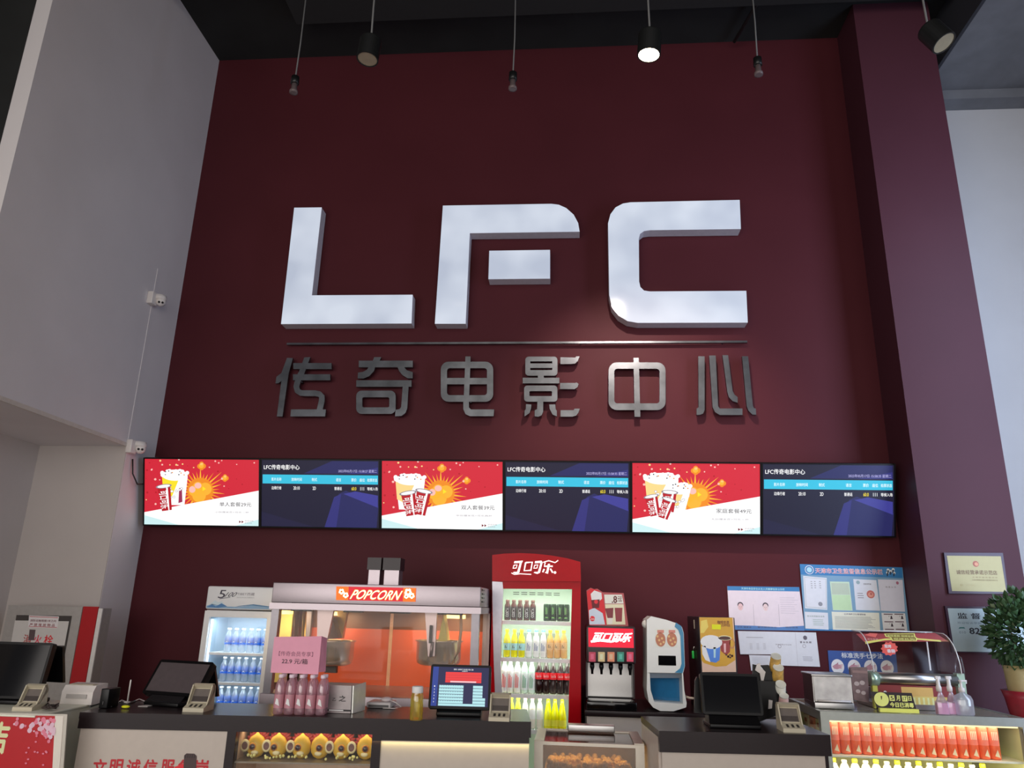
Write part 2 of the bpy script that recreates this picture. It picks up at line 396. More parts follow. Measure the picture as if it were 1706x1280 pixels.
character('third steel character from the left, a divided box with a tail to the right', m5, [B(1250, 213, 1548, 258), [(1388, 60), (1425, 60), (1413, 380), (1375, 380)],
    [(1373, 370), (1413, 370), (1413, 422), (1427, 437), (1592, 437), (1588, 485), (1420, 485), (1388, 470), (1373, 435)]],
    [(rrect(1213, 97, 1585, 382, 55), rrect(1257, 143, 1541, 335, 20))])
character('fourth steel character, dense stacked boxes beside three short strokes', m6, [B(125, 102, 285, 132), B(183, 178, 222, 205), B(83, 197, 325, 234),
    [(180, 350), (218, 350), (218, 420), (208, 445), (185, 455), (162, 452), (162, 412), (178, 405)],
    [(105, 372), (140, 374), (138, 400), (128, 430), (95, 453), (95, 415), (103, 405)],
    [(258, 374), (298, 374), (300, 405), (308, 415), (308, 453), (280, 440), (262, 405)],
    [(332, 62), (430, 64), (437, 56), (458, 56), (447, 85), (430, 103), (405, 107), (332, 107)],
    [(330, 232), (430, 232), (437, 228), (452, 238), (445, 260), (425, 273), (330, 272)],
    [(333, 412), (420, 412), (425, 402), (460, 402), (450, 430), (435, 448), (410, 455), (333, 455)]],
    [(rrect(100, 57, 312, 183, 22), rrect(132, 88, 278, 146, 4)), (rrect(92, 248, 312, 355, 22), rrect(127, 285, 276, 318, 6))])
character('fifth steel character, a rounded box crossed by one vertical bar', m6, [[(815, 65), (850, 65), (860, 455), (822, 455)]], [(rrect(650, 95, 1027, 410, 55), rrect(688, 137, 987, 366, 20))])
character('rightmost steel character, four loose upright curved strokes', m6, [[(1243, 55), (1285, 55), (1285, 410), (1275, 433), (1255, 442), (1232, 442), (1232, 400), (1245, 392)],
    [(1315, 50), (1358, 50), (1374, 385), (1384, 400), (1535, 400), (1535, 443), (1385, 443), (1355, 425), (1338, 393)],
    [(1403, 48), (1440, 48), (1470, 285), (1482, 308), (1503, 325), (1503, 362), (1470, 352), (1445, 325), (1435, 290)],
    [(1532, 55), (1572, 55), (1603, 380), (1610, 398), (1623, 400), (1625, 442), (1600, 440), (1575, 415), (1563, 385)]])

def obox(mb, A, a0, a1, b0, b1, c0, c1, m):
    """box in an Art frame: a along U, b along V (metres), c along N (towards the viewer)"""
    P = lambda a, b_, c: A.O+A.U*a+A.V*b_+A.N*c
    mb.hexa([P(a0, b0, c1), P(a1, b0, c1), P(a1, b0, c0), P(a0, b0, c0), P(a0, b1, c1), P(a1, b1, c1), P(a1, b1, c0), P(a0, b1, c0)], m)
def obj_round(mb, A, a0, a1, b0, b1, r, c0, c1, m, n=4):
    pts = rrect(a0, b0, a1, b1, r, n)
    mb.prism([A.O+A.U*x+A.V*y+A.N*c1 for x, y in pts], A.N*(c0-c1), m)

# ------------------------------------------------------------------ six menu screens, tilted forward
TW, TH, TILT = 1.041, .572, math.radians(16)
RED = E_((214, 36, 56), .95); WHT = E_((255, 255, 255), 1.0); NAVY = E_((24, 22, 50), .9); BLUE1 = E_((52, 52, 130), .8); BLUE2 = E_((38, 40, 100), .8); BLUE3 = E_((66, 66, 160), .8)
CYAN = E_((52, 190, 222), 1.0); YEL = E_((250, 225, 40), 1.0); ORG = E_((240, 140, 30), 1.0); DARKR = E_((120, 10, 30), .9); INK = E_((60, 45, 60), .5)
SKY = E_((205, 238, 240), 1.0); CREAM = E_((250, 215, 140), 1.0); PINKW = E_((250, 190, 180), 1.0); DRED = E_((190, 20, 36), .9); GRY = E_((150, 140, 150), .9); ORG2 = E_((250, 180, 50), 1.0); MAUVE = E_((160, 50, 90), .9)
def bubble(A, a, b, s, lay):
    for da, db, r in ((-.5, -.1, .6), (.45, -.05, .65), (0, .5, .55), (0, -.45, .6)):
        A.disc(a+da*s, b+db*s*1.8, r*s, r*s*1.8, ORG, lay)
    A.disc(a-.05*s, b+.0*s, s*.6, s*1.0, ORG2, lay+1); A.disc(a+.05*s, b+.75*s, s*.4, s*.55, E_((250, 205, 130)), lay+1)
def cup(A, a, b, ln, wd, tilt, lay):
    c, s = math.cos(tilt), math.sin(tilt); asp = TW/TH
    R = lambda x, y: (a+(x*c-y*s), b+(x*s+y*c)*asp)
    A.poly([R(-wd*.38, -ln/2), R(wd*.38, -ln/2), R(wd*.5, ln/2), R(-wd*.5, ln/2)], DRED, lay)
    A.poly([R(wd*.12, -ln/2), R(wd*.2, -ln/2), R(wd*.3, ln/2), R(wd*.16, ln/2)], WHT, lay+1)
    A.poly([R(wd*.62*math.cos(2*PI*k/14), ln/2+wd*.16*math.sin(2*PI*k/14)) for k in range(14)], GRY, lay+1)
    A.poly([R(wd*.5*math.cos(2*PI*k/14), ln/2+wd*.11*math.sin(2*PI*k/14)) for k in range(14)], WHT, lay+2)
    ca, cb = R(-wd*.12, -.01)
    A.text('可口可乐', ca-ln*.36, cb-wd*.32*asp, ca+ln*.36, cb+wd*.32*asp, WHT, lay+3, .02, rot=tilt-PI/2)
def bucket(A, x0, x1, yb, yt, m, lay, lean=0):
    w_ = (x1-x0)
    A.poly([(x0+w_*.12+lean, yb), (x1-w_*.12+lean, yb), (x1, yt), (x0, yt)], WHT, lay)
    A.poly([(x0+w_*.05+lean*.3, yb+(yt-yb)*.35), (x0+w_*.35, yb+(yt-yb)*.2), (x0+w_*.68, yt-.02), (x0, yt-.02)], m, lay+1)
    A.disc((x0+x1)/2, yt+.015, w_*.5, .085, WHT, lay+2, 24)
    rd = random.Random(5)
    for k in range(26):
        t = k/25; cx = x0+w_*(rd.random()); cy = yt+.06*rd.random()+.04*(1-abs(2*(cx-x0)/w_-1))
        A.disc(cx, cy, .017, .028, WHT, lay+2.2)
    for k in range(9): A.disc(x0+w_*(.12+.76*rd.random()), yt+.02+.06*rd.random(), .006, .009, (ORG, GRY, INK)[k % 3], lay+3)
    for k in range(8):
        cx = x0+w_*(.3+.5*rd.random())+lean*.6; cy = yb+(yt-yb)*(.1+.5*rd.random()); A.disc(cx, cy, .012, .02, GRY, lay+2, 8); A.disc(cx, cy, .009, .015, WHT, lay+3, 8)
def ad(A, k, txt, sub):
    A.rect(0, 0, 1, 1, RED, 0)
    dx = -.03 if k == 3 else 0
    rd = random.Random(3)
    sx, sy = .49+(.005 if k == 3 else 0), .52
    for i in range(30):
        th = 2*PI*i/30+.1; r1 = .10; r2 = .155+.07*rd.random()
        if i in (2, 3): r2 = .25
        A.poly([(sx+r1*math.cos(th-.09), sy+r1*1.75*math.sin(th-.09)), (sx+r1*math.cos(th+.09), sy+r1*1.75*math.sin(th+.09)), (sx+r2*math.cos(th), sy+r2*1.75*math.sin(th))], ORG2 if i % 2 else ORG, 1)
    A.disc(sx, sy, .115, .2, ORG, 2)
    for da, db, r in ((-.05, -.0, .05), (.045, .03, .055), (-.01, -.07, .06), (-.02, .06, .045)): A.disc(sx+da, sy+db, r, r*1.75, ORG2, 3)
    A.disc(sx-.07, sy+.02, .028, .05, PINKW, 4); A.disc(sx-.02, sy+.08, .03, .045, PINKW, 4); A.poly([(sx+.02, sy), (sx+.05, sy+.03), (sx+.02, sy+.07)], YEL, 4)
    bubble(A, .50, .90, .035, 2); bubble(A, .705, .72, .03, 2)
    A.poly([(0, 0), (1, 0), (1, .535), (0, .185)], WHT, 5)
    A.poly([(0, 0), (.30, 0), (0, .14)], SKY, 6); A.poly([(.8, 0), (1, 0), (1, .1)], SKY, 6)
    for i in range(46):
        a, bb = rd.random(), .55+.45*rd.random()
        if i < 12: a, bb = rd.random()*.16, .28+.7*rd.random()
        if bb < .26+.36*a: continue
        if .15 < a < .62 and bb < .85: continue
        r = .004+.008*rd.random(); A.disc(a, bb, r, r*1.6, (PINKW, CREAM, DRED)[i % 3 if i % 5 else 0], 3, 7)
    if k == 1:
        bucket(A, .155, .38, .30, .74, YEL, 7); A.poly([(.30, .33), (.335, .35), (.33, .56), (.305, .56)], MAUVE, 9)
        cup(A, .185, .40, .21, .115, math.radians(8), 11)
    elif k == 2:
        bucket(A, .115, .36, .28, .71, CREAM, 7); cup(A, .235, .36, .19, .12, math.radians(10), 11); cup(A, .335, .38, .20, .12, math.radians(-10), 15)
    else:
        bucket(A, .10, .365, .36, .76, CREAM, 7); bucket(A, .30, .46, .28, .62, CREAM, 11, -.03)
        cup(A, .165, .38, .16, .10, math.radians(12), 15); cup(A, .29, .44, .16, .11, math.radians(-4), 15); cup(A, .265, .34, .16, .10, math.radians(-18), 19)
    A.text(txt, .66, .29, .935, .355, INK, 7, 0)
    A.text(sub, .62, .19, .915, .215, GRY, 7)
    for q in (0, .022): A.poly([(.83+q, .04), (.848+q, .06), (.83+q, .08)], DARKR, 7)
    A.text('欢迎光临', .88, .065, .955, .085, GRY, 7); A.text('影院卖品', .88, .035, .94, .052, GRY, 7)
def sched(A, t):
    A.rect(0, 0, 1, 1, NAVY, 0)
    A.poly([(.54, 0), (.98, 0), (.995, .32), (.72, .55), (.66, .5)], BLUE2, 1)
    A.poly([(.54, 0), (.64, 0), (.68, .5), (.62, .45)], BLUE1, 2); A.poly([(.70, .5), (.99, .3), (.99, .48), (.80, .54)], BLUE3, 2)
    A.poly([(.36, .8), (.99, .8), (.99, .99), (.60, .99)], BLUE2, 1); A.poly([(.72, .8), (.99, .8), (.99, .9)], BLUE1, 2); A.poly([(.0, 0), (.45, 0), (.0, .22)], E_((32, 30, 66), .8), 1)
    A.rect(.008, .645, .99, .78, CYAN, 3)
    A.text('LFC传奇电影中心', .018, .855, .325, .93, WHT, 4, .012)
    A.text(t, .655, .82, .98, .865, E_((190, 185, 235)), 4)
    for s_, a0, a1 in (('影片名称', .085, .17), ('放映时间', .255, .345), ('制式', .43, .475), ('语言', .635, .68), ('票价', .765, .81), ('座位', .835, .88), ('检票状态', .90, .985)):
        A.text(s_, a0, .685, a1, .735, E_((225, 248, 252)), 4, .015)
    for s_, a0, a1, m in (('边缘行者', .085, .17, WHT), ('20:10', .273, .327, WHT), ('2D', .437, .465, WHT), ('普通话', .622, .685, WHT), ('60.0', .768, .808, YEL), ('111', .842, .873, WHT), ('等候入场', .90, .988, WHT)):
        A.text(s_, a0, .555, a1, .605, m, 4, .01)
eL, eR = atY(237.5, 878, 6.10), atY(1493, 894, 6.10)
TX0, TX1 = eL.x, eR.x; TZ = (eL.z+eR.z)/2; TW = (TX1-TX0)/6-.0015
tvlab = ['leftmost wall screen, red and white popcorn advert with one cup, price 29',
 'second wall screen from the left, dark blue film timetable showing 15:58:27', 'third wall screen from the left, popcorn advert with two cups, price 39',
 'fourth wall screen from the left, dark blue film timetable between two red adverts', 'fifth wall screen from the left, combo with two popcorn tubs and the price 49',
 'rightmost wall screen, dark blue film timetable next to the column']
for i in range(6):
    x0 = TX0+i*(TX1-TX0)/6
    O = Vector((x0, 6.10, TZ)); V = Vector((0, -math.sin(TILT), math.cos(TILT)))
    t = thing('wall_screen', tvlab[i], 'screen', (x0+TW/2, YW, TZ), 0, 'row of tilted menu screens')
    A = Art(O, UX, V); fb = MB(); bz = .011
    obox(fb, A, 0, TW, 0, bz, -.05, 0, black_pl); obox(fb, A, 0, TW, TH-bz, TH, -.05, 0, black_pl)
    obox(fb, A, 0, bz, bz, TH-bz, -.05, 0, black_pl); obox(fb, A, TW-bz, TW, bz, TH-bz, -.05, 0, black_pl); obox(fb, A, bz, TW-bz, bz, TH-bz, -.05, -.006, black_pl)
    fr_ = fb.build('frame', t)
    for q_ in (.3, .7):
        br = MB(); br.hexa([(x0+TW*q_, 6.13, TZ+.12), (x0+TW*q_+.03, 6.13, TZ+.12), (x0+TW*q_+.03, YW, TZ+.12), (x0+TW*q_, YW, TZ+.12), (x0+TW*q_, 6.045, TZ+.42), (x0+TW*q_+.03, 6.045, TZ+.42), (x0+TW*q_+.03, YW, TZ+.42), (x0+TW*q_, YW, TZ+.42)], dark_grey); br.build('wall_bracket', t)
    S = Art(O+UX*bz+V*bz+A.N*(-.0055), UX, V, W=TW-2*bz, H=TH-2*bz, eps=.0002)
    if i % 2: sched(S, '2022年05月17日 15:58:%s 星期二' % (27 if i == 1 else 35))
    else: ad(S, i//2+1, ('单人套餐29元', '双人套餐39元', '家庭套餐49元')[i//2], ('小份爆米花+可乐一杯', '中份爆米花+可乐两杯', '大份爆米花+可乐三杯')[i//2])
    S.build('display', fr_)

# ------------------------------------------------------------------ pendants
can_m = M('lamp_can_black', (26, 27, 27), .35, gain=1.0, var=.02)
refl_m = M('lamp_reflector', (220, 210, 180), .25, .6, gain=1.0)
def lamp(u, v, y, lit, lab, tiltx=0, tilty=0, r=.072):
    c = atY(u, v, y); t = thing('spot_lamp', lab, 'lamp', (c.x, c.y, ZC), 0, 'ceiling spot lamps')
    T = Matrix.Translation(c) @ Matrix.Rotation(tilty, 4, 'Y') @ Matrix.Rotation(tiltx, 4, 'X')
    b = MB(); b.lathe([(.02, .165), (r*.93, .16), (r, .15), (r, 0), (r*.88, 0), (r*.86, .02)], (0, 0, 0), can_m, 32, smooth=False); b.T = T; b.build('lamp_shade', t)
    b = MB(); m = E_((255, 240, 200), 30) if lit else refl_m
    b.lathe([(r*.88, .003), (r*.6, .03, m), (r*.28, .045, m), (.001, .05, m)], (0, 0, 0), m, 20)
    b.T = T; rf_ = b.build('lamp_reflector', t)
    if not lit:
        b = MB(); b.ball((0, 0, .035), .018, M('lamp_bulb_glass', (235, 225, 190), .1, gain=1.0), 10); b.T = T; b.build('bulb', rf_)
    top = T @ Vector((0, 0, .16)); b = MB(); b.tube([top, (top.x-.004, top.y, top.z+.25), (c.x, c.y, ZC)], .0065, M('cord_grey', (120, 120, 120), .6, gain=1.0), 6); b.build('cord', t)
    if lit: return c
LC = lamp(612, 99, 4.0, False, 'black can spot lamp hanging unlit, left of the glowing one', math.radians(-2), math.radians(4))
LB = lamp(1081, 92, 4.0, True, 'black can spot lamp that is switched on, glowing warm white', math.radians(2), math.radians(4), .074)
LD = lamp(1573, 72, 4.0, False, 'black can spot lamp hanging unlit in the top right, by the grey soffit', math.radians(-14), math.radians(-22), .074)
def socket(u, v, y, lab):
    c = atY(u, v, y); t = thing('pendant_socket', lab, 'socket', (c.x, c.y, ZC), 0, 'small sockets hanging on cords')
    b = MB(); b.lathe([(.012, .16), (.032, .155), (.034, .09), (.026, .085)], c, can_m, 12); b.build('socket_cap', t)
    b = MB(); b.lathe([(.022, .085), (.024, .03), (.034, .02), (.034, 0), (.02, 0)], c, M('socket_clear_grey', (120, 105, 105), .3, gain=1.0), 12); b.build('socket_body', t)
    b = MB(); b.tube([c+Vector((0, 0, .16)), c+Vector((.006, 0, .5)), (c.x, c.y, ZC)], .006, MATS['cord_grey'], 6); b.build('cord', t)
socket(489, 155, 5.0, 'small bare socket on a cord, leftmost, against the dark maroon wall')
socket(854, 149, 5.0, 'small bare socket on a cord, between the unlit and the glowing lamps')
socket(1264, 125, 5.0, 'small dark socket on a cord, right of the glowing lamp')
spot('lit_spot_lamp_light', LB+Vector((0, 0, -.03)), (LB.x+.1, YW, 2.8), 370, (1, .84, .74), 62, 1, .035)

# ------------------------------------------------------------------ wall cameras
def cctv(u, v, lab):
    c = atX(u, v, XL+.07); t = thing('security_camera', lab, 'camera', (XL, c.y, c.z), 0, 'white dome cameras on the pilaster')
    b = MB(); b.box(XL, XL+.05, c.y-.10, c.y-.02, c.z-.05, c.z+.06, white_pl, .006); b.build('mount_box', t)
    b = MB(); b.lathe([(.01, .06), (.05, .055), (.055, .02), (.04, .01)], (XL+.06, c.y, c.z), white_pl, 16)
    b.tube([(XL+.03, c.y-.05, c.z+.04), (XL+.07, c.y, c.z+.04)], .018, white_pl); b.build('base_ring', t)
    b = MB(); b.ball((XL+.07, c.y, c.z), .043, white_pl, 14); cb_ = b.build('camera_ball', t)
    b = MB(); d = (EYE-Vector((XL+.07, c.y, c.z))).normalized()
    s_ = d.cross(UZ).normalized()
    for k in (-1, 1):
        p = Vector((XL+.07, c.y, c.z))+d*.041+s_*k*.014-UZ*.004; b.ball(p, .010, black_gloss, 8)
    b.build('lens', cb_)
cctv(268, 503, 'white dome security camera, higher of the two on the left white pilaster')
cctv(234, 748, 'white dome security camera just above the leftmost screen')
b = MB(); q0 = atX(221, 765, XL+.01)
b.tube([q0, q0+Vector((.01, .02, -.12)), q0+Vector((.04, .06, -.2)), (TX0-.03, 6.15, q0.z-.16), (TX0+.06, 6.17, q0.z-.17)], .006, M('cable_black', (40, 38, 38), .5, gain=1), 6)
tag(b.build('loose_cable'), 'short dark cable between the lower security camera and the leftmost screen', 'cable')
# ------------------------------------------------------------------ bottles (prototypes are built on first use)
def bottle(name, lab, cat, prof, body, label=None, cap=None, lab_m=None, cap_m=None, extra=None, seg=14):
    """prof: lathe profile; label=(z0,z1,r), cap=(z0,z1,r); modelled at the origin"""
    t = thing(name, lab, cat)
    b = MB(); b.lathe(prof, (0, 0, 0), body, seg); b.build('bottle_body', t)
    if cap: b = MB(); b.lathe([(cap[2]*.97, cap[0]), (cap[2], cap[0]+.003), (cap[2], cap[1]-.003), (cap[2]*.9, cap[1])], (0, 0, 0), cap_m, 12); b.build('cap', t)
    if label:
        b = MB(); b.lathe([(label[2], label[0]), (label[2], label[1])], (0, 0, 0), lab_m, seg)
        b.bm.faces.ensure_lookup_table()
        for f in [f for f in b.bm.faces if len(f.verts) > 4]: b.bm.faces.remove(f)
        if extra: extra(b, label)
        b.build('bottle_label', t)
    return t
def curved_text(b, s, r, z0, z1, wid, m, vertical=False):
    vs, fs = glyphs(s, 0)
    out = []
    for x, y, _ in vs:
        if vertical: xx, zz = (y-.5)*wid, z0+x*(z1-z0); xx = -xx
        else: xx, zz = (x-.5)*wid, z0+y*(z1-z0)
        a = xx/r; out.append((math.sin(a)*(r+.0006), -math.cos(a)*(r+.0006), zz))
    b.mesh(out, fs, m)
PET = lambda h, r: [(r*.85, 0), (r, .008), (r, h*.32), (r*.95, h*.36), (r, h*.42), (r, h*.62), (r*.8, h*.74), (r*.42, h*.86), (.0125, h*.92), (.0125, h*.97)]
def strips(lst, y):
    """px list -> world points on plane y"""
    return [atY(u, v, y) for u, v in lst]
fridge_white = M('fridge_liner_white', (190, 205, 190), .5, var=.01, gain=1.5)
fridge_in = M('fridge_liner_cool', (165, 185, 200), .5, var=.01, gain=1.1)
LEDC = E_((225, 250, 225), 1.2)

# ================================================================== red drinks fridge
FY = 5.5
fx0, fx1 = atY(820, 968, FY).x, atY(967.5, 968, FY).x
hb = atY(893, 968, FY).z; ht = atY(893, 923, FY).z
fr = thing('drinks_fridge', 'tall red glass-door drinks fridge with a lit white script sign on its arched header', 'fridge', ((fx0+fx1)/2, FY+.3, 0))
b = MB()
b.box(fx0, fx0+.03, FY+.03, 6.12, .05, hb, red_gloss); b.box(fx1-.03, fx1, FY+.03, 6.12, .05, hb, red_gloss)
b.box(fx0+.03, fx1-.03, 6.09, 6.12, .05, hb, red_gloss); b.box(fx0+.03, fx1-.03, FY+.03, 6.09, .05, .45, red_gloss); b.box(fx0+.03, fx1-.03, FY+.03, 6.09, hb-.03, hb, red_gloss)
b.build('cabinet', fr)
b = MB()
b.box(fx0+.03, fx0+.045, FY+.035, 6.09, .45, hb-.03, fridge_white); b.box(fx1-.045, fx1-.03, FY+.035, 6.09, .45, hb-.03, fridge_white)
b.box(fx0+.045, fx1-.045, 5.93, 6.09, .45, hb-.03, fridge_white); b.box(fx0+.045, fx1-.045, FY+.035, 5.93, .45, .47, fridge_white); b.box(fx0+.045, fx1-.045, FY+.035, 5.93, hb-.045, hb-.03, fridge_white)
slot = M('vent_slot', (90, 100, 90), .6)
for k in range(6):
    x = fx0+.12+k*.062; z = atY(900, 992, 5.93).z
    b.box(x, x+.045, 5.926, 5.93, z, z+.006, slot); b.box(x, x+.045, 5.926, 5.93, z+.014, z+.02, slot)
for k in range(26): b.box(fx0+.16+k*.012, fx0+.164+k*.012, 5.926, 5.93, 1.33, 1.42, slot)
b.build('interior_liner', fr)
b = MB(); b.prism(strips([(820, 968.5), (820, 925), (840, 922.6), (868, 921.8), (893, 923), (920, 926), (945, 930.5), (967, 936.5), (968, 969)][::-1], FY-.02), (0, .5, 0), red_gloss)
b.build('header_box', fr)
A = Art((fx0, FY-.0205, hb), UX, UZ)
logo = MB(); A.mb = logo
WL = E_((255, 250, 245), 1.6)
def plog(X, Y): return A.px(800+X/3.765, 900+Y/3.765)
def lp(pts, m=WL, lay=2): A.poly([plog(*p) for p in pts], m, lay)
for dx in (0, 130):
    lp([(215+dx, 133), (268+dx if not dx else 255+dx, 130), (262+dx, 143), (212+dx, 146)])
    lp([(250+dx, 140), (262+dx, 138), (245+dx, 205), (228+dx, 213), (205+dx, 205), (212+dx, 200), (232+dx, 200)])
    lp(strokeband([(212+dx, 158), (232+dx, 156), (226+dx, 176), (206+dx, 178), (212+dx, 158)], 6))
lp(strokeband([(285, 142), (327, 139), (318, 190), (276, 193), (285, 142)], 9))
lp(strokeband([(196, 207), (215, 216), (250, 212), (290, 214), (320, 216)], 5))
lp(strokeband([(395, 140), (430, 130), (470, 142), (489, 128)], 6)); lp(strokeband([(408, 142), (402, 165), (455, 165)], 9)); lp([(425, 150), (438, 150), (425, 212), (405, 205), (415, 198)])
lp(strokeband([(402, 182), (392, 202)], 9)); lp(strokeband([(440, 180), (455, 205)], 9)); A.disc(*plog(469, 204), .009, .009, WL, 2)
A.build('header_lettering', fr)
# door
dr = MB(); DY = FY-.004
dr.prism(strips([(953, 982), (953, 968.5), (967.5, 969), (966, 1240), (945.5, 1240)][::-1], FY), (0, .03, 0), red_gloss)
dr.prism(strips([(820, 968.5), (953, 968.5), (953, 982), (820, 981)][::-1], FY), (0, .03, 0), red_gloss)
dr.prism(strips([(820, 981), (838, 981), (836, 1040), (834, 1100), (836, 1165), (838, 1240), (815, 1240)], FY), (0, .03, 0), red_gloss)
z0 = .10; xa, xb = atY(815, 1240, FY).x, atY(966, 1240, FY).x; zz = atY(880, 1240, FY).z
dr.box(fx0, fx1, FY, FY+.03, z0, .47, red_gloss); dr.box(fx0, fx0+.08, FY, FY+.03, .47, zz, red_gloss); dr.box(fx1-.085, fx1, FY, FY+.03, .47, zz, red_gloss)
d_ = dr.build('door', fr)
b = MB(); b.prism(strips([(820, 969), (837, 970), (838.5, 985), (835.5, 1040), (834, 1090), (835, 1130), (837.5, 1168), (838, 1215), (828, 1215), (825, 1165), (822.5, 1100), (821, 1040)], FY-.012), (0, .012, 0), M('silver_strip', (188, 184, 192), .3, .3, gain=1.2))
b.build('handle_strip', d_)
b = MB(); gx0, gx1 = atY(839, 1100, FY+.012).x, atY(952, 1100, FY+.012).x; b.box(gx0-.02, gx1+.01, FY+.010, FY+.016, .47, atY(893, 981, FY).z, clear); b.build('door_glass', d_)
SH = [atY(893, 1034.5, 5.6).z, atY(893, 1096, 5.6).z, atY(893, 1155.5, 5.6).z, atY(893, 1214, 5.6).z]
rail_m = M('shelf_rail', (215, 222, 210), .4)
for z in SH:
    b = MB(); b.box(fx0+.046, fx1-.046, FY+.045, FY+.05, z-.028, z-.002, rail_m)
    for k in range(30): b.box(fx0+.06+k*.018, fx0+.063+k*.018, FY+.05, 5.9, z-.008, z-.002, rail_m)
    b.build('shelf', fr)
b = MB(); b.box(fx0+.046, fx0+.058, FY+.05, FY+.07, .5, hb-.06, LEDC); b.box(fx1-.058, fx1-.046, FY+.05, FY+.07, .5, hb-.06, LEDC); b.build('light_tube', fr)
area('drinks_fridge_lamp', ((fx0+fx1)/2, FY+.06, hb-.06), ((fx0+fx1)/2, FY+.25, 1.0), .5, .05, 2.0, (.9, 1, .86))
for z in SH[:3]: area('drinks_fridge_shelf_lamp', ((fx0+fx1)/2, FY+.07, z-.035), ((fx0+fx1)/2, FY+.2, z-.25), .5, .03, .6, (.92, 1, .86))

liq = lambda n, c, r=.12: M(n, c, r, var=.04, gain=1.6, spec=.6)
yel_tea = liq('drink_yellow', (225, 190, 30)); lime = liq('drink_lime', (205, 215, 60)); org_j = liq('drink_peach', (225, 150, 80)); cola = liq('drink_cola', (30, 10, 10)); brownc = liq('drink_coffee', (70, 40, 36)); yl2 = liq('drink_bright_yellow', (235, 215, 0)); redj = liq('drink_coral', (226, 84, 50))
wclear = glass('bottle_clear_water', (.90, .95, .97), .10, .05, .35, (.85, .92, .95)); gclear = glass('bottle_clear_greenish', (.88, .97, .90), .10, .05, .4, (.80, .92, .82))
capR, capG, capY, capW, capT, capK, capBr = C_((190, 30, 40)), C_((30, 150, 70)), C_((230, 200, 30)), C_((225, 225, 225)), C_((90, 180, 185)), C_((25, 25, 25)), C_((80, 50, 45))
lblR, lblW, lblK, lblB, lblG = C_((200, 30, 40)), C_((225, 228, 225)), C_((40, 26, 28)), C_((40, 100, 190)), C_((70, 150, 110))
def place_row(proto, pts, y, z, group, lab, used):
    """pts: pixel x of each item (read at the row), real positions on the shelf at depth y"""
    for i, u in enumerate(pts):
        p = atY(u, 1100, y)
        X_ = atY(u, proj_v(y, z), y).x
        l = lab[i] if isinstance(lab, (list, tuple)) else lab
        if proto.name not in used:
            used.add(proto.name); KIDS[proto.name] = [k for k in bpy.data.objects if k.parent == proto]
            proto.location = (X_, y, z); tag(proto, l, group=group)
        else: dup(proto, (X_, y, z), random.uniform(-.1, .1), l, group)
def proj_v(y, z):
    c = ROT.transposed() @ (Vector((0, y, z))-EYE); return CY - F_PX*c.y/-c.z
USED = set(); random.seed(7)
ordw = ['leftmost', 'second', 'third', 'fourth', 'fifth', 'sixth', 'seventh', 'eighth', 'ninth', 'tenth', 'eleventh', 'twelfth', 'thirteenth', 'fourteenth', 'fifteenth', 'sixteenth', 'seventeenth', 'eighteenth']
def labs(fmt, n, last='rightmost'):
    return [fmt % (ordw[i] if i < n-1 or n == 1 else last) for i in range(n)]
# shelf 1: coffee bottles, green cans
cf = bottle('coffee_bottle', 'x', 'bottle', [(.021, 0), (.0215, .004), (.0215, .10), (.013, .118), (.013, .124)], brownc, (.012, .092, .022), (.122, .14, .0145), lblK, capBr,
    lambda b, l: curved_text(b, 'COSTA', l[2], .022, .082, .02, lblW, True))
place_row(cf, [845, 855.5, 866, 877, 887.5], 5.6, SH[0], 'coffee bottles on the top fridge shelf', labs('small dark coffee bottle with white vertical lettering, %s of five on the top fridge shelf', 5), USED)
cn = thing('drink_can', 'x', 'can'); b = MB()
gk = C_((18, 40, 22), .25); gg = C_((90, 150, 60), .25)
b.lathe([(.021, 0), (.0245, .006), (.0245, .108), (.0215, .115), (.0205, .117), (.0195, .112)], (0, 0, 0), gk, 14); b.build('can_body', cn)
b = MB(); A = Art((-.012, -.0249, .045), UX, UZ, b); A.rect(.004, .0, .008, .05, gg); A.rect(.013, .002, .016, .045, gg); A.rect(.002, -.025, .02, -.018, gg); b.build('can_print', cn)
place_row(cn, [911, 921.6, 933.2, 943.2], 5.6, SH[0], 'green cans on the top fridge shelf', labs('slim dark green drink can, %s of four on the top fridge shelf', 4), USED)
def mk(nm, body, lm, cm, h=.185, r=.024, l=(.3, .56), txt=None, tm=None):
    return bottle(nm, 'x', 'bottle', PET(h, r), body, (h*l[0], h*l[1], r*1.02) if lm else None, (h*.93, h*1.01, .0135), lm, cm, (lambda b, q: curved_text(b, txt, q[2], q[0]+.014, q[1]-.014, .036, tm or lblK)) if txt and len(txt) > 2 else ((lambda b, q: [b.mesh([(-.013+.009*k, -q[2]-.0009, q[0]+.012), (-.009+.009*k, -q[2]-.0009, q[0]+.012), (-.007+.009*k, -q[2]-.0009, q[1]-.014-.01*k), (-.011+.009*k, -q[2]-.0009, q[1]-.014-.01*k)], [(0, 1, 2, 3)], tm or lblK) for k in range(3)]) if txt else None))
b1 = mk('tea_bottle', yel_tea, C_((150, 190, 190)), capY, txt='茶', l=(.25, .5)); b2_ = mk('yogurt_bottle', liq('drink_white', (215, 222, 215)), lblW, capT, txt='C', tm=C_((30, 60, 120)), l=(.18, .6)); b3 = mk('juice_bottle', org_j, C_((225, 160, 110)), capY, txt='果', l=(.3, .56))
place_row(b1, [844, 856.5, 868.5], 5.6, SH[1], 'yellow tea bottles on the second fridge shelf', labs('yellow tea bottle with yellow cap, %s of three on the second fridge shelf', 3), USED)
place_row(b2_, [880.7, 893, 905], 5.6, SH[1], 'white bottles with teal caps on the second fridge shelf', labs('white patterned bottle with teal cap, %s of three on the second fridge shelf', 3), USED)
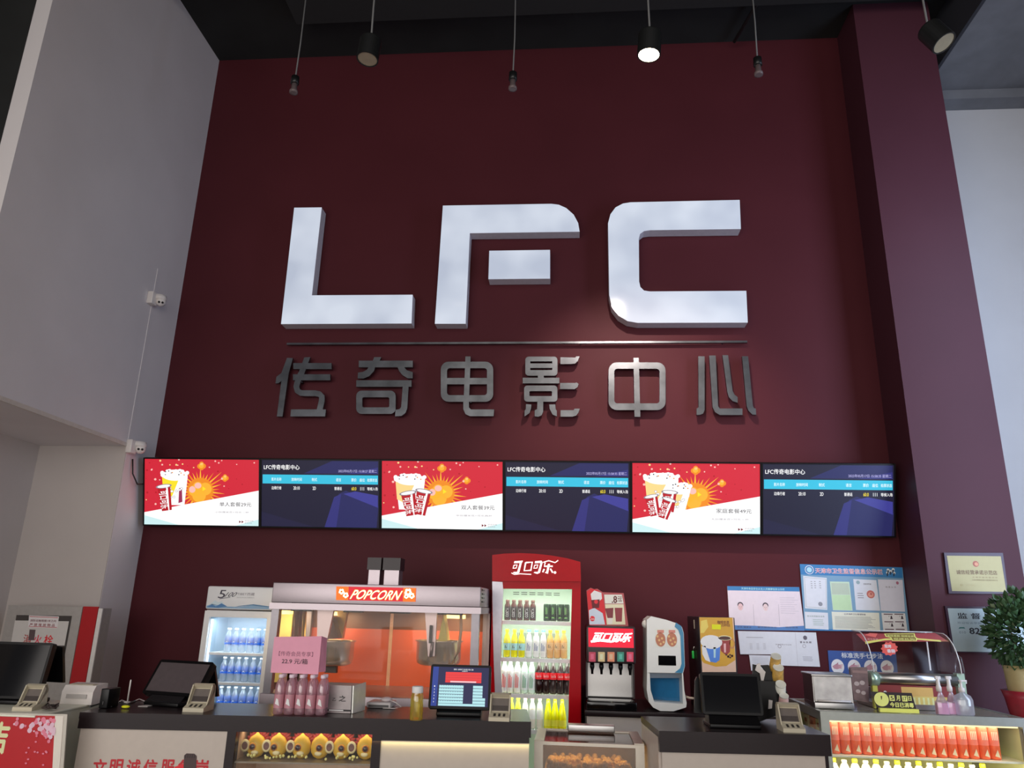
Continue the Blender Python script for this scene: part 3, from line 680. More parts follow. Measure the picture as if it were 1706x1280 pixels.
place_row(b3, [916.5, 928, 939.3], 5.6, SH[1], 'peach juice bottles on the second fridge shelf', labs('peach coloured juice bottle with yellow cap, %s of three on the second fridge shelf', 3), USED)
c1_ = mk('soda_bottle', liq('drink_pale', (200, 205, 195)), lblW, capR, .222, .0255, (.10, .62), 'Z', lblR); c2_ = mk('soda_bottle', liq('drink_pale_green', (175, 215, 185)), C_((190, 222, 200)), capG, .222, .0255, (.10, .6), '雪', lblG)
c3_ = mk('cola_bottle', cola, lblR, capR, .222, .0255, (.42, .62), 'Coca-Cola', lblW)
place_row(c1_, [839.5, 849.5, 861.5], 5.6, SH[2], 'white soda bottles on the third fridge shelf', labs('white labelled soda bottle with red cap, %s of three on the third fridge shelf', 3), USED)
place_row(c2_, [873.5, 885.5], 5.6, SH[2], 'pale green soda bottles on the third fridge shelf', ['pale green soda bottle with green cap, left one of two on the third fridge shelf', 'pale green soda bottle with green cap, right one of two on the third fridge shelf'], USED)
place_row(c3_, [897.5, 909.5, 921.5, 933.5, 945], 5.6, SH[2], 'cola bottles on the third fridge shelf', labs('dark cola bottle with red label, %s of five on the third fridge shelf', 5), USED)
d1_ = mk('soda_bottle', lime, C_((215, 220, 120)), capY, .2, .022, (.3, .5)); d2_ = mk('soda_bottle', liq('drink_pinkish', (215, 190, 180)), C_((215, 205, 200)), C_((200, 130, 130)), .2, .022, (.3, .6))
d3_ = bottle('juice_bottle', 'x', 'bottle', [(.026, 0), (.029, .01), (.029, .07), (.024, .11), (.012, .165), (.010, .19)], yl2, (.02, .06, .0293), (.188, .2, .011), C_((235, 225, 60)), capY)
place_row(d1_, [851, 862.5], 5.6, SH[3], 'lime soda bottles on the fourth fridge shelf', ['lime coloured bottle, left one of two on the bottom visible fridge shelf', 'lime coloured bottle, right one of two on the bottom visible fridge shelf'], USED)
place_row(d2_, [874.5, 886.5, 899], 5.6, SH[3], 'pale pink soda bottles on the fourth fridge shelf', labs('pale pinkish bottle, %s of three on the bottom visible fridge shelf', 3), USED)
place_row(d3_, [913, 924.5, 936.5], 5.6, SH[3], 'yellow tapering bottles on the fourth fridge shelf', labs('bright yellow tapering bottle, %s of three on the bottom visible fridge shelf', 3), USED)

# ================================================================== white water fridge
WY = 5.72
wx0 = atY(342, 1015, WY).x; wx1 = wx0+.53; wt = atY(400, 978, WY).z; whb = atY(400, 1018, WY).z
wf = thing('water_fridge', 'white glass-door water fridge with a blue wave print on its header', 'fridge', ((wx0+wx1)/2, WY+.25, 0))
wcab = M('fridge_white_shell', (205, 203, 205), .35, var=.01, gain=1.6)
b = MB(); b.box(wx0, wx0+.03, WY+.03, 6.12, .05, whb, wcab); b.box(wx1-.03, wx1, WY+.03, 6.12, .05, whb, wcab); b.box(wx0+.03, wx1-.03, 6.09, 6.12, .05, whb, wcab); b.box(wx0+.03, wx1-.03, WY+.03, 6.09, .05, .5, wcab); b.box(wx0+.03, wx1-.03, WY+.03, 6.09, whb-.03, whb, wcab); b.build('cabinet', wf)
b = MB(); b.box(wx0+.031, wx0+.04, WY+.035, 6.085, .5, whb-.03, fridge_in); b.box(wx1-.04, wx1-.031, WY+.035, 6.085, .5, whb-.03, fridge_in); b.box(wx0+.04, wx1-.04, 6.05, 6.085, .5, whb-.03, fridge_in); b.build('interior_liner', wf)
b = MB(); b.box(wx0+.012, wx1, WY-.03, 6.1, whb+.008, wt, wcab, .012); b.build('header_box', wf)
A = Art((wx0+.012, WY-.0312, whb+.008), UX, UZ, W=wx1-wx0-.012, H=wt-whb-.008)
logoK = C_((50, 45, 60)); A.poly([(.02, .05), (.98, .05), (.98, .14), (.75, .22), (.5, .12), (.3, .13), (.1, .22), (.02, .14)], C_((120, 150, 175)), 1); A.poly([(.02, .08), (.1, .2), (.16, .12), (.24, .26), (.33, .13), (.2, .06)], C_((60, 105, 150)), 2)
A.poly([(.06, .2), (.14, .38), (.18, .3), (.24, .34), (.30, .18)], C_((175, 190, 205)), 1); A.poly([(.45, .12), (.7, .2), (.98, .13), (.98, .17), (.72, .25), (.5, .16)], C_((70, 110, 145)), 2)
A.text('5', .17, .48, .27, .84, logoK, 2, slant=.25); A.text('100', .27, .55, .42, .75, logoK, 2, slant=.35); A.poly([(.2, .44), (.36, .52), (.36, .54), (.2, .46)], logoK, 2)
A.text('TIBET西藏', .46, .62, .72, .75, C_((130, 125, 130)), 2); A.text('RESOURCES 西藏冰川', .46, .50, .72, .57, C_((165, 165, 165)), 2)
A.build('header_print', wf)
b = MB(); dz1 = whb-.004; b.box(wx0, wx0+.04, WY, WY+.028, .1, dz1, wcab); b.box(wx1-.04, wx1, WY, WY+.028, .1, dz1, wcab); b.box(wx0+.04, wx1-.04, WY, WY+.028, dz1-.045, dz1, wcab); b.box(wx0+.04, wx1-.04, WY, WY+.028, .1, .5, wcab); wd_ = b.build('door', wf)
b = MB(); b.box(wx0+.04, wx1-.04, WY+.010, WY+.014, .5, dz1-.045, clear); b.build('door_glass', wd_)
b = MB(); b.box(wx0+.042, wx0+.056, WY+.03, WY+.045, .55, dz1-.06, E_((225, 240, 255), 1.4)); b.build('light_tube', wf)
WS = [atY(400, 1087, WY+.12).z, atY(400, 1136, WY+.12).z, atY(400, 1186, WY+.12).z]
for z in WS:
    b = MB(); b.box(wx0+.042, wx1-.042, WY+.035, WY+.04, z-.018, z-.001, rail_m); b.box(wx0+.042, wx1-.042, WY+.04, 6.04, z-.008, z-.002, M('frosted_shelf', (200, 215, 225), .4)); b.build('shelf', wf)
area('water_fridge_lamp', ((wx0+wx1)/2, WY+.08, dz1-.06), ((wx0+wx1)/2, WY+.2, 1.0), .4, .05, 1.2, (.78, .92, 1))
for z in WS: area('water_fridge_shelf_lamp', ((wx0+wx1)/2, WY+.05, z-.022), ((wx0+wx1)/2, WY+.2, z-.2), .4, .02, .35, (.75, .88, 1))
wb = bottle('water_bottle', 'x', 'bottle', PET(.172, .0265), wclear, (.05, .105, .0262), (.16, .172, .0145), lblB, capW, lambda b, l: b.mesh([(-.012, -.0264, l[0]+.014), (.0, -.0268, l[0]+.03), (.012, -.0264, l[0]+.016), (.0, -.0268, l[0]+.022)], [(0, 3, 2, 1)], lblW))
for r_, (z, us) in enumerate(zip(WS, ([376, 388, 400, 413, 425, 437], [368, 380, 392, 404, 417, 430], [362, 374, 386, 399, 412, 425]))):
    place_row(wb, us, WY+.12, z, 'water bottles in the white fridge', labs('clear water bottle with blue label, %s on the '+('top', 'middle', 'bottom')[r_]+' row of the white fridge', 6), USED)

# ================================================================== popcorn machine
PY0, PY1 = 5.0, 5.7
px0, px1 = atY(454, 1005, PY0).x, atY(799, 1011, PY0).x
pzt = atY(628, 974.5, PY0).z; pzm = atY(628, 1008, PY0).z; pzl = atY(628, 1019, PY0).z; pzb = atY(650, 1162, PY0).z
pm = thing('popcorn_machine', 'wide steel and glass popcorn machine with a glowing red sign and two kettles', 'popcorn machine', ((px0+px1)/2, (PY0+PY1)/2, .80))
st_p = M('canopy_steel', (165, 155, 160), .38, .85, gain=1.1, var=.04, nscale=40, stretch=(1, 1, 20))
b = MB(); b.box(px0-.005, px1+.005, PY0-.01, PY1, pzm, pzt, st_p, .004); b.box(px0-.012, px1+.012, PY0-.02, PY1, pzl, pzm-.002, st_p); b.build('canopy', pm)
b = MB()
for k in range(4): b.box(px1+.006, px1+.012, PY0+.05+.0*k, PY0+.16, pzm+.03+k*.025, pzm+.038+k*.025, black_pl)
b.build('vent_louvres', pm)
pst = M('post_steel', (150, 145, 150), .4, .6, gain=1.1)
for x in (px0, px1-.05):
    for y_ in (PY0, PY1-.05): b = MB(); b.box(x, x+.05, y_, y_+.05, pzb, pzl, pst); b.build('corner_post', pm)
b = MB(); b.box(px0-.01, px1+.01, PY0-.02, PY1, .80, pzb, st_p, .004); b.build('base', pm)
org = M('orange_back_panel', (178, 78, 42), .3, gain=1.6, var=.08, nscale=3); brn = M('brown_panel', (95, 60, 40), .4)
b = MB(); xc = atY(650, 1090, PY1).x
b.box(px0+.05, xc-.012, PY1-.015, PY1-.005, pzb, pzl-.13, org); b.box(xc+.012, px1-.05, PY1-.015, PY1-.005, pzb, pzl-.13, org); b.box(px0+.05, px1-.05, PY1-.015, PY1-.005, pzl-.13, pzl, brn)
b.box(xc-.012, xc+.012, PY1-.02, PY1-.005, pzb, pzl, M('divider_strip', (190, 150, 120), .4)); b.build('back_panel', pm)
gm = glass('machine_glass', (1, .97, .94), .006)
b = MB(); b.box(px0+.05, px1-.05, PY0+.02, PY0+.024, pzb, pzl, gm); b.build('front_glass', pm)
b = MB(); b.box(px1-.02, px1-.016, PY0+.05, PY1-.05, pzb, pzl, gm); b.box(px0+.016, px0+.02, PY0+.05, PY1-.05, pzb, pzl, gm); b.build('side_glass', pm)
b = MB()
for (u0, u1) in ((487, 521), (574, 606), (652, 685), (730, 771)):
    a_, c_ = atY(u0, 1020, PY0+.15).x, atY(u1, 1020, PY0+.15).x; b.box(a_, c_, PY0+.12, PY0+.16, pzl-.012, pzl-.001, black_pl)
b.build('ceiling_rail', pm)
b = MB()
for u0, u1 in ((466, 486), (540, 572), (745, 775)):
    a_, c_ = atY(u0, 1030, PY1-.1).x, atY(u1, 1030, PY1-.1).x
    b.box(a_, c_, PY1-.16, PY1-.08, pzl-.04, pzl-.015, E_((255, 215, 130), 3.0))
b.build('heat_lamp', pm)
for u in (476, 560, 700, 765): 
    p = atY(u, 1035, PY1-.2); area('popcorn_lamp', (p.x, p.y, pzl-.05), (p.x, PY1-.05, 1.1), .15, .08, .7, (1, .76, .46))
brass = M('brass_chute', (190, 150, 80), .3, .7, gain=1.3); yelp = M('warm_side_panel', (230, 190, 110), .5)
b = MB(); a_ = atY(462, 1050, PY1-.03).x; b.box(a_, atY(486, 1050, PY1-.03).x, PY1-.04, PY1-.02, pzb, pzl-.02, yelp); b.build('side_reflector', pm)
b = MB(); b.tube([atY(495, 1016, 5.45), atY(488, 1150, 5.45)], .018, brn, 10); b.tube([atY(508, 1016, 5.45), atY(501, 1150, 5.45)], .014, brass, 10); b.build('drop_pipe', pm)
ket = M('kettle_steel', (205, 195, 180), .22, .75, gain=1.3)
def kettle(uc, left):
    c = atY(uc, 1088, 5.3); zt, zb_ = atY(uc, 1068.5, 5.3).z, atY(uc, 1108, 5.3).z; r = .15
    b = MB(); b.lathe([(r*.8, zb_-c.z), (r*.95, zb_-c.z+.012), (r, zb_-c.z+.04), (r, zt-c.z-.008), (r*1.08, zt-c.z), (r*1.08, zt-c.z+.006), (r*.97, zt-c.z+.004), (r*.95, zb_-c.z+.02)], c, ket, 28); k_ = b.build('kettle', pm)
    # hanging arm bracket
    b = MB(); uo = -22 if left else -15
    P = lambda u, v, y=5.12: atY(u, v, y)
    if left: q = [P(529, 1016), P(556, 1016), P(545, 1066), P(528, 1066)]
    else: q = [P(708, 1020), P(728, 1020), P(724, 1094), P(713, 1094)]
    b.prism(q, (0, .03, 0), st_p); b.build('kettle_arm', pm)
    b = MB()
    if left: q = [P(553, 1028, 5.3), P(563, 1064, 5.3), P(540, 1066, 5.3)]; m = brn
    else: q = [P(739, 1024, 5.3), P(745, 1068, 5.3), P(729, 1070, 5.3)]; m = M('cream_lid', (225, 190, 110), .4)
    b.prism(q, (0, .12, 0), m)
    if left: b.prism([P(562, 1018, 5.4), P(578, 1018, 5.4), P(570, 1064, 5.4), P(563, 1064, 5.4)], (0, .05, 0), brass)
    b.build('kettle_lid', pm)
    b = MB(); 
    if left: b.box(c.x-.03, c.x+.05, 5.28, 5.32, zb_-.05, zb_, dark_grey)
    else: b.box(c.x-.03, c.x+.04, 5.28, 5.32, zb_-.06, zb_, st_p)
    b.build('kettle_bracket', pm)
kettle(552, True); kettle(731, False)
b = MB(); b.tube([atY(768, 1022, 5.15), atY(768, 1050, 5.15), atY(764, 1085, 5.15), atY(755, 1104, 5.18), atY(745, 1112, 5.2)], .010, M('hose_grey', (150, 120, 95), .4), 8); b.build('hose', pm)
b = MB(); b.box(atY(716, 1045, 5.1).x, atY(720, 1045, 5.1).x, 5.09, 5.1, atY(716, 1072, 5.1).z, atY(716, 1042, 5.1).z, black_pl); b.tube([atY(720, 1070, 5.1), atY(717, 1095, 5.1)], .009, st_p); b.build('arm_handle', pm)
# glowing sign
A = Art(atY(560, 1002, PY0-.012), UX, UZ)
q = [(560.3, 977.3), (693, 980), (692, 1003), (559.8, 1000)]
b = MB(); b.prism([p+Vector((0, 0, 0)) for p in strips(q[::-1], PY0-.016)], (0, .01, 0), E_((225, 24, 44), 1.0)); sg = b.build('sign_panel', pm)
A = Art(atY(560, 1002, PY0-.0165), UX, UZ)
HOT = E_((255, 245, 205), 2.2); ORS = E_((235, 110, 20), 1.2)
A.ppoly([(560.3, 977.3), (581, 977.8), (580, 1000.5), (559.8, 1000)], ORS, 1); A.ppoly([(672, 979.5), (693, 980), (692, 1003), (671, 1002.6)], ORS, 1)
A.ptext('POPCORN', (583, 982), (664, 983.5), 17, E_((255, 170, 60), 1.5), 2, .035, slant=.1); A.ptext('POPCORN', (584, 983), (663, 984.5), 15, HOT, 3, .0, slant=.1)
for cu, cv, s_ in ((569, 986, 5), (576, 992, 5), (680, 987, 6.5), (686, 993, 5), (677, 994, 4)):
    for k in range(5):
        th = k*1.257+.3; a_, b_ = A.px(cu+s_*.55*math.cos(th), cv+s_*.55*math.sin(th)); A.disc(a_, b_, s_*.0017, s_*.0017, HOT, 2, 10)
    a_, b_ = A.px(cu, cv); A.disc(a_, b_, s_*.0014, s_*.0014, ORS, 3, 10)
A.build('sign_lettering', sg)
# two vent boxes on the roof
for u0, u1, us, l in ((612, 636, 638, 'left'), (638, 668, 673, 'right')):
    y_ = 5.35; a_, c_ = atY(u0, 940, y_).x, atY(u1-1, 940, y_).x; z1, z2 = atY(640, 929.5, y_).z, atY(640, 950, y_).z
    t = thing('vent_box', 'small vent box with black cowl standing on the popcorn machine, %s of the two' % l, 'vent', ((a_+c_)/2, y_+.06, pzt), 0, 'vent boxes on the popcorn machine')
    b = MB(); b.box(a_, c_, y_, y_+.14, z2, z1, M('vent_cowl', (40, 24, 28), .4, gain=1)); b.build('cowl', t)
    b = MB(); b.box(a_+.012, c_-.008, y_+.01, y_+.13, pzt, z2, st_p); b.build('duct', t)
# the stand under the machine and fridge gap
b = MB(); b.box(px0, px1, PY0+.03, PY1, 0, .798, white_lam); tag(b.build('machine_stand'), 'low cabinet carrying the popcorn machine behind the dark counter', 'cabinet')

# ================================================================== back counter with dispensers
BZ = .957; BY = 5.42
bc = thing('back_counter', 'low back counter with dark top and white doors right of the red fridge', 'counter', (.8, 5.8, 0))
b = MB(); b.box(.075, 1.44, BY, 6.19, BZ-.035, BZ, darkwood, .003); b.build('worktop', bc)
for i in range(3):
    b = MB(); b.box(.09+i*.45, .09+i*.45+.44, BY+.03, BY+.05, .08, BZ-.04, white_lam, .002); dp_ = b.build('door_panel', bc)
    b = MB(); b.box(.09+i*.45+.40, .09+i*.45+.412, BY+.012, BY+.03, .55, .68, steel, .003); b.build('handle', dp_)
b = MB(); b.box(.08, 1.435, BY+.05, 6.18, 0, BZ-.036, dark_grey); b.build('carcass', bc)

sd = thing('soda_dispenser', 'black and steel soda dispenser with a glowing red and white sign', 'drink dispenser', (.25, 5.7, BZ))
SY = 5.45
sx0, sx1 = atY(976.5, 1060, SY).x, atY(1058.5, 1060, SY).x
zt, zs, zbtn, zn = [atY(1018, v, SY).z for v in (1043.5, 1081, 1106, 1112)]
blk = M('dispenser_black', (45, 32, 34), .35, gain=1.1)
b = MB(); b.box(sx0, sx1, SY, 5.95, zbtn, zt, blk, .012); b.box(sx0+.01, sx1-.01, 5.72, 5.95, BZ, zbtn, blk); b.box(sx0, sx0+.012, SY+.16, 5.72, BZ+.06, zbtn, blk); b.box(sx1-.012, sx1, SY+.16, 5.72, BZ+.06, zbtn, blk); b.build('housing', sd)
b = MB(); b.box(sx0+.014, sx1-.014, 5.70, 5.72, BZ+.06, zbtn, steel); b.build('splash_panel', sd)
b = MB(); b.box(sx0, sx1, SY-.01, 5.72, BZ, BZ+.055, black_gloss, .008); b.build('drip_tray', sd)
A = Art((sx0, SY-.001, BZ), UX, UZ)
A.ppoly([(980, 1046), (1055, 1048), (1056, 1080), (980.5, 1078)][::-1], E_((215, 20, 50), 1.3), 1)
A.ptext('可口可乐', (984, 1053), (1048, 1054.5), 16, E_((255, 252, 250), 3.0), 3, .04, slant=.12)
A.ppoly([(984, 1068), (996, 1064), (1018, 1068), (1046, 1062), (1049, 1064), (1018, 1071), (1000, 1069), (985, 1071)], E_((255, 252, 250), 3.0), 4)
A.build('sign_front', sd)
for (u0, u1), m in zip(((981, 992.3), (996.5, 1007.6), (1012, 1023.8), (1028.3, 1039.6), (1044, 1055.3)), ((170, 40, 70), (190, 170, 120), (205, 120, 85), (30, 120, 100), (200, 50, 80))):
    A = Art((sx0, SY-.002, BZ), UX, UZ); A.ppoly([(u0, 1086.5), (u1, 1086.8), (u1, 1103), (u0, 1102.5)][::-1], C_(m, .3), 1); A.ppoly([(u0+3, 1090), (u1-3, 1090), (u1-3, 1099), (u0+3, 1099)][::-1], C_(tuple(min(255, x+40) for x in m), .3), 2); A.build('flavour_button', sd)
    xc_ = atY((u0+u1)/2, 1110, SY+.06).x; b = MB(); b.lathe([(.014, 0), (.016, -.03), (.009, -.05), (.008, -.075)], (xc_, SY+.07, zbtn), black_pl, 10); b.build('nozzle', sd)
mc = thing('menu_card', 'folded drinks menu card with pictures of cola glasses, standing on the soda dispenser', 'menu card', (atY(1010, 1043, 5.6).x, 5.6, zt))
A = Art(atY(982, 1043, 5.58), UX, UZ)
b = MB(); zoff = zt-atY(1010, 1043, 5.58).z
A.O.z += 0
out = [(982, 1043), (977, 984), (984, 979.5), (990, 982), (995, 981), (1004, 987), (1039, 988.5), (1047, 1044)]
b.prism(strips(out[::-1], 5.58), (0, .012, 0), C_((150, 70, 72))); b.build('card', mc)
A.ppoly([(982, 1042), (977.5, 986), (984, 981), (995, 983), (1004, 990), (1009, 1024), (1010, 1042)][::-1], C_((185, 30, 40)), 1)
A.ppoly([(982, 1041), (981, 1017), (990, 1013), (1004, 1022), (1008, 1041)][::-1], C_((175, 185, 205)), 2); A.ppoly([(984, 990), (990, 984), (1002, 988), (1003, 998), (996, 1004), (986, 1002)][::-1], C_((235, 225, 215)), 2)
A.ppoly([(985, 1000), (999, 999), (998, 1013), (987, 1014)][::-1], C_((90, 15, 25)), 3); A.disc(*A.px(993, 1003), .014, .014, C_((215, 40, 50)), 4); A.disc(*A.px(987, 1031), .018, .018, C_((205, 30, 40)), 4)
A.ppoly([(1006.5, 991), (1036, 991), (1039, 1006), (1008, 1006)][::-1], C_((230, 205, 185)), 2); A.ppoly([(1008, 1007), (1039, 1007), (1042, 1041), (1011, 1041)][::-1], C_((215, 190, 160)), 2)
A.ppoly([(1008, 1014), (1022, 1013), (1021, 1030), (1012, 1030)][::-1], C_((110, 45, 50)), 3); A.ppoly([(1024, 1013), (1037, 1013), (1036, 1036), (1026, 1036)][::-1], C_((125, 50, 55)), 3); A.ppoly([(1012, 1030), (1021, 1030), (1020, 1040), (1013, 1040)][::-1], C_((230, 190, 180)), 3)
A.ptext('.8', (1019, 993), (1028, 993), 12, C_((90, 40, 40)), 3, .03); A.ptext('元起', (1029, 993), (1036, 993), 10, C_((90, 40, 40)), 3, .01); A.ptext('Coca', (981.5, 1029), (992, 1029), 4, lblW, 5, .01); A.build('printed_picture', mc)

# white and blue sterilising dispenser
ds = thing('towel_dispenser', 'white countertop dispenser with blue open bay and small dark display, beside the soda dispenser', 'dispenser', (.7, 5.6, BZ))
DYF = 5.46
shell = M('dispenser_shell', (200, 190, 184), .3, var=.01, gain=1.7); teal = M('dispenser_blue', (50, 120, 155), .3, gain=1.4); tealD = M('dispenser_blue_bay', (40, 105, 150), .12, gain=1.5)
outl = [(1077.5, 1033), (1085, 1027), (1110, 1033), (1128, 1039), (1136, 1045), (1139, 1055), (1141, 1110), (1138, 1124), (1139, 1150), (1144, 1172), (1143, 1179), (1122, 1185), (1100, 1184), (1088, 1179), (1081, 1170), (1077.5, 1150), (1078, 1120)]
inn = [(1080, 1035), (1087, 1035), (1110, 1040), (1126, 1046), (1131, 1053), (1133, 1062), (1135, 1104), (1131, 1113), (1126, 1115), (1080.5, 1116)]
bay = [(1081, 1124), (1084, 1121.5), (1134, 1123), (1136.5, 1126), (1138, 1148), (1141, 1170), (1138, 1174), (1094, 1174), (1088, 1170), (1083, 1155)]
b = MB(); o3 = strips(outl, DYF); 
# shell with a hole for the bay: upper solid, frame strips around the bay
upper = [(1077.5, 1033), (1085, 1027), (1110, 1033), (1128, 1039), (1136, 1045), (1139, 1055), (1141, 1110), (1138, 1122), (1078, 1121)]
b.prism(strips(upper[::-1], DYF), (0, .30, 0), shell)
b.prism(strips([(1078, 1121), (1082.5, 1122), (1084, 1150), (1090, 1170), (1138, 1173.5), (1144, 1172), (1143, 1179), (1122, 1185.5), (1100, 1185), (1088, 1179), (1081, 1170), (1077.5, 1150)], DYF), (0, .30, 0), shell)
b.prism(strips([(1136, 1122), (1138, 1122), (1140, 1150), (1144, 1172), (1138, 1173.5)], DYF), (0, .30, 0), shell); b.build('shell', ds)
b = MB(); b.prism([p+Vector((0, 0, 0)) for p in strips([(1080, 1121), (1138, 1122), (1141, 1175), (1088, 1175)], DYF+.16)], (0, .12, 0), tealD)
b.prism(strips([(1082, 1121.5), (1137, 1122.5), (1138.5, 1130), (1082.5, 1130)], DYF+.02), (0, .14, 0), M('bay_shade_grey', (90, 100, 110), .4)); b.build('bay', ds)
b = MB(); b.prism(strips([(1126, 1037.5), (1135, 1043.5), (1138.5, 1055), (1140.5, 1110), (1137, 1122), (1124, 1121), (1133, 1114), (1135.5, 1106), (1133.5, 1060), (1130, 1050), (1124, 1044.5)], DYF-.002), (0, .006, 0), teal); b.build('blue_trim', ds)
A = Art(atY(1080, 1116, DYF-.001), UX, UZ)
A.ppoly([(1096.8, 1092.5), (1125.8, 1093), (1126.5, 1109.5), (1097, 1108.8)][::-1], black_gloss, 1); A.build('display', ds)
A = Art(atY(1080, 1116, DYF-.001), UX, UZ)
for u in (1092, 1111): 
    A.ppoly([(u, 1047.5), (u+17, 1048), (u+17.5, 1079), (u+.5, 1078)][::-1], C_((222, 205, 185)), 1)
    c_ = A.px(u+8.5, 1066); A.disc(*c_, .034, .046, C_((165, 105, 80)), 2)
    for k in range(5): A.disc(c_[0]-.02+.01*k, c_[1]+.02-.012*(k*2 % 5), .008, .008, C_((210, 160, 110)), 3, 8)
    A.ppoly([(u+3, 1050), (u+14, 1050), (u+14, 1055), (u+3, 1055)][::-1], C_((185, 120, 105)), 2)
A.build('picture_stickers', ds)
b = MB(); b.ball(atY(1076, 1040, DYF+.12), .03, shell, 10); b.build('side_knob', ds)
b = MB(); b.tube([atY(1140, 1160, DYF+.1), atY(1148, 1163, DYF+.08), atY(1156, 1164, DYF+.08)], .008, M('hose_beige', (190, 175, 160), .5), 6); b.build('power_lead', ds)

# coffee machine
CYF = 5.45
cm = thing('coffee_machine', 'black hot drinks machine with a picture of a blue and a dark red mug', 'coffee machine', (1.05, 5.65, BZ))
cx0, cx1 = atY(1164.5, 1050, CYF).x, atY(1225, 1050, CYF).x; czt = atY(1190, 1028.5, CYF).z
b = MB(); b.box(cx0, cx1, CYF, 5.98, BZ, czt, M('machine_black', (34, 26, 32), .4, gain=1), .006); b.build('housing', cm)
A = Art((cx0, CYF-.001, BZ), UX, UZ)
ochre = C_((180, 135, 30), .3)
pP = lambda X, Y: (1060+X/4, 960+Y/4)
A.ppoly([pP(*p) for p in ((420, 275), (648, 278), (666, 640), (440, 640))][::-1], C_((190, 160, 140), .3), 1)
A.ppoly([pP(*p) for p in ((420, 275), (640, 278), (660, 560), (600, 600), (530, 605), (450, 580), (434, 560))][::-1], ochre, 2)
A.ppoly([pP(*p) for p in ((430, 300), (470, 290), (480, 340), (450, 380), (428, 380))][::-1], C_((205, 175, 80), .3), 3)
A.ppoly([pP(*p) for p in ((440, 465), (560, 460), (555, 560), (530, 578), (490, 570), (455, 530))][::-1], C_((60, 110, 185), .3), 4)
A.disc(*A.px(*pP(500, 440)), .073, .045, C_((230, 225, 215), .3), 5); A.ppoly([pP(*p) for p in ((436, 470), (460, 465), (495, 575), (460, 560), (440, 520))][::-1], C_((205, 205, 215), .3), 5); A.ppoly([pP(*p) for p in ((514, 475), (530, 475), (528, 545), (516, 545))][::-1], C_((150, 185, 225), .3), 5)
A.ppoly([pP(*p) for p in ((553, 420), (628, 415), (624, 505), (600, 530), (565, 500))][::-1], C_((130, 35, 35), .3), 4); A.disc(*A.px(*pP(590, 413)), .044, .016, C_((215, 190, 150), .3), 5); A.disc(*A.px(*pP(590, 414)), .038, .012, C_((60, 20, 18), .3), 6)
A.ppoly([pP(*p) for p in ((582, 450), (597, 450), (597, 510), (585, 510))][::-1], C_((215, 150, 150), .3), 5)
for k in range(7): A.disc(*A.px(*pP(600+(k*13) % 40, 525+(k*9) % 22)), .007, .006, C_((70, 35, 25), .4), 5, 8)
A.disc(*A.px(*pP(635, 450)), .022, .034, C_((165, 110, 60), .3), 3); A.disc(*A.px(*pP(635, 450)), .014, .024, ochre, 4)
A.ppoly([pP(*p) for p in ((503, 322), (563, 324), (563, 357), (504, 355))][::-1], C_((215, 235, 20), .5), 6)
A.ptext('咖啡奶茶', pP(540, 296), pP(620, 300), 6, C_((110, 60, 30), .4), 4, .02); A.ptext('COFFEE', pP(555, 320), pP(625, 322), 4, C_((110, 60, 30), .4), 4, .02)
A.build('picture_panel', cm)
Z_ = atX; b = MB(); s0 = atX(1156, 1033, cx0-.002); s1 = atX(1157, 1048, cx0-.002); b.box(cx0-.003, cx0, s0.y-.01, s0.y+.01, s1.z, s0.z, M('label_cream', (170, 160, 140), .5)); b.build('side_label', cm)
p = atX(1154.5, 1090, cx0-.012); b = MB(); b.box(cx0-.02, cx0-.004, p.y-.012, p.y+.012, p.z-.03, p.z+.02, C_((40, 190, 80), .4), .004); b.tube([(cx0-.01, p.y, p.z+.02), (cx0-.004, p.y, p.z+.05)], .003, steel, 6); b.build('green_key_tag', cm)

# ================================================================== front counter, left run
CZ = 1.07
def counter_frame(P0, P1):
    """frame of a counter whose front top edge runs P0 -> P1"""
    U = (P1-P0); U.z = 0; L_ = U.length; U.normalize(); return P0, U, L_
P0, U1, L1 = counter_frame(atZ(133, 1187, CZ), atZ(885, 1203, CZ))
A1 = Art(P0, U1, UZ); N1 = A1.N      # N towards the viewer
k1 = thing('service_counter', 'long dark-topped counter with white panels, red lettering and toy display', 'counter', (P0.x, P0.y, 0), math.atan2(U1.y, U1.x))
D1 = .46; fh = -.072
b = MB(); obox(b, A1, 0, L1, -.028, 0, -D1, 0, darkwood); obox(b, A1, .0, L1, fh, -.028, -.03, -.004, darkwood); b.build('worktop', k1)
def au(A, u, v=1240): return A.px(u, v)[0]
a_p1l, a_p1r, a_c0, a_c1, a_p2l = au(A1, 133, 1230), au(A1, 376), au(A1, 391), au(A1, 619), au(A1, 634)
b = MB(); obox(b, A1, .012, a_p1r, -CZ+.06, fh, -.03, -.012, white_lam); b.build('front_panel', k1)
b = MB(); obox(b, A1, a_p2l, L1-.008, -CZ+.06, -.097, -.03, -.012, white_lam); b.build('front_panel', k1)
b = MB(); obox(b, A1, a_p2l, L1-.008, -.097, fh, -.03, -.006, darkwood); b.build('front_rail', k1)
for a0, a1 in ((a_p1r, a_c0), (a_c1, a_p2l)):
    b = MB(); obox(b, A1, a0, a1, -CZ, fh, -.06, -.004, darkwood); b.build('upright', k1)
b = MB(); obox(b, A1, .015, a_p1r, -CZ, fh, -D1+.03, -.031, dark_grey); obox(b, A1, a_p2l, L1-.01, -CZ, fh, -D1+.03, -.031, dark_grey); b.build('carcass', k1)
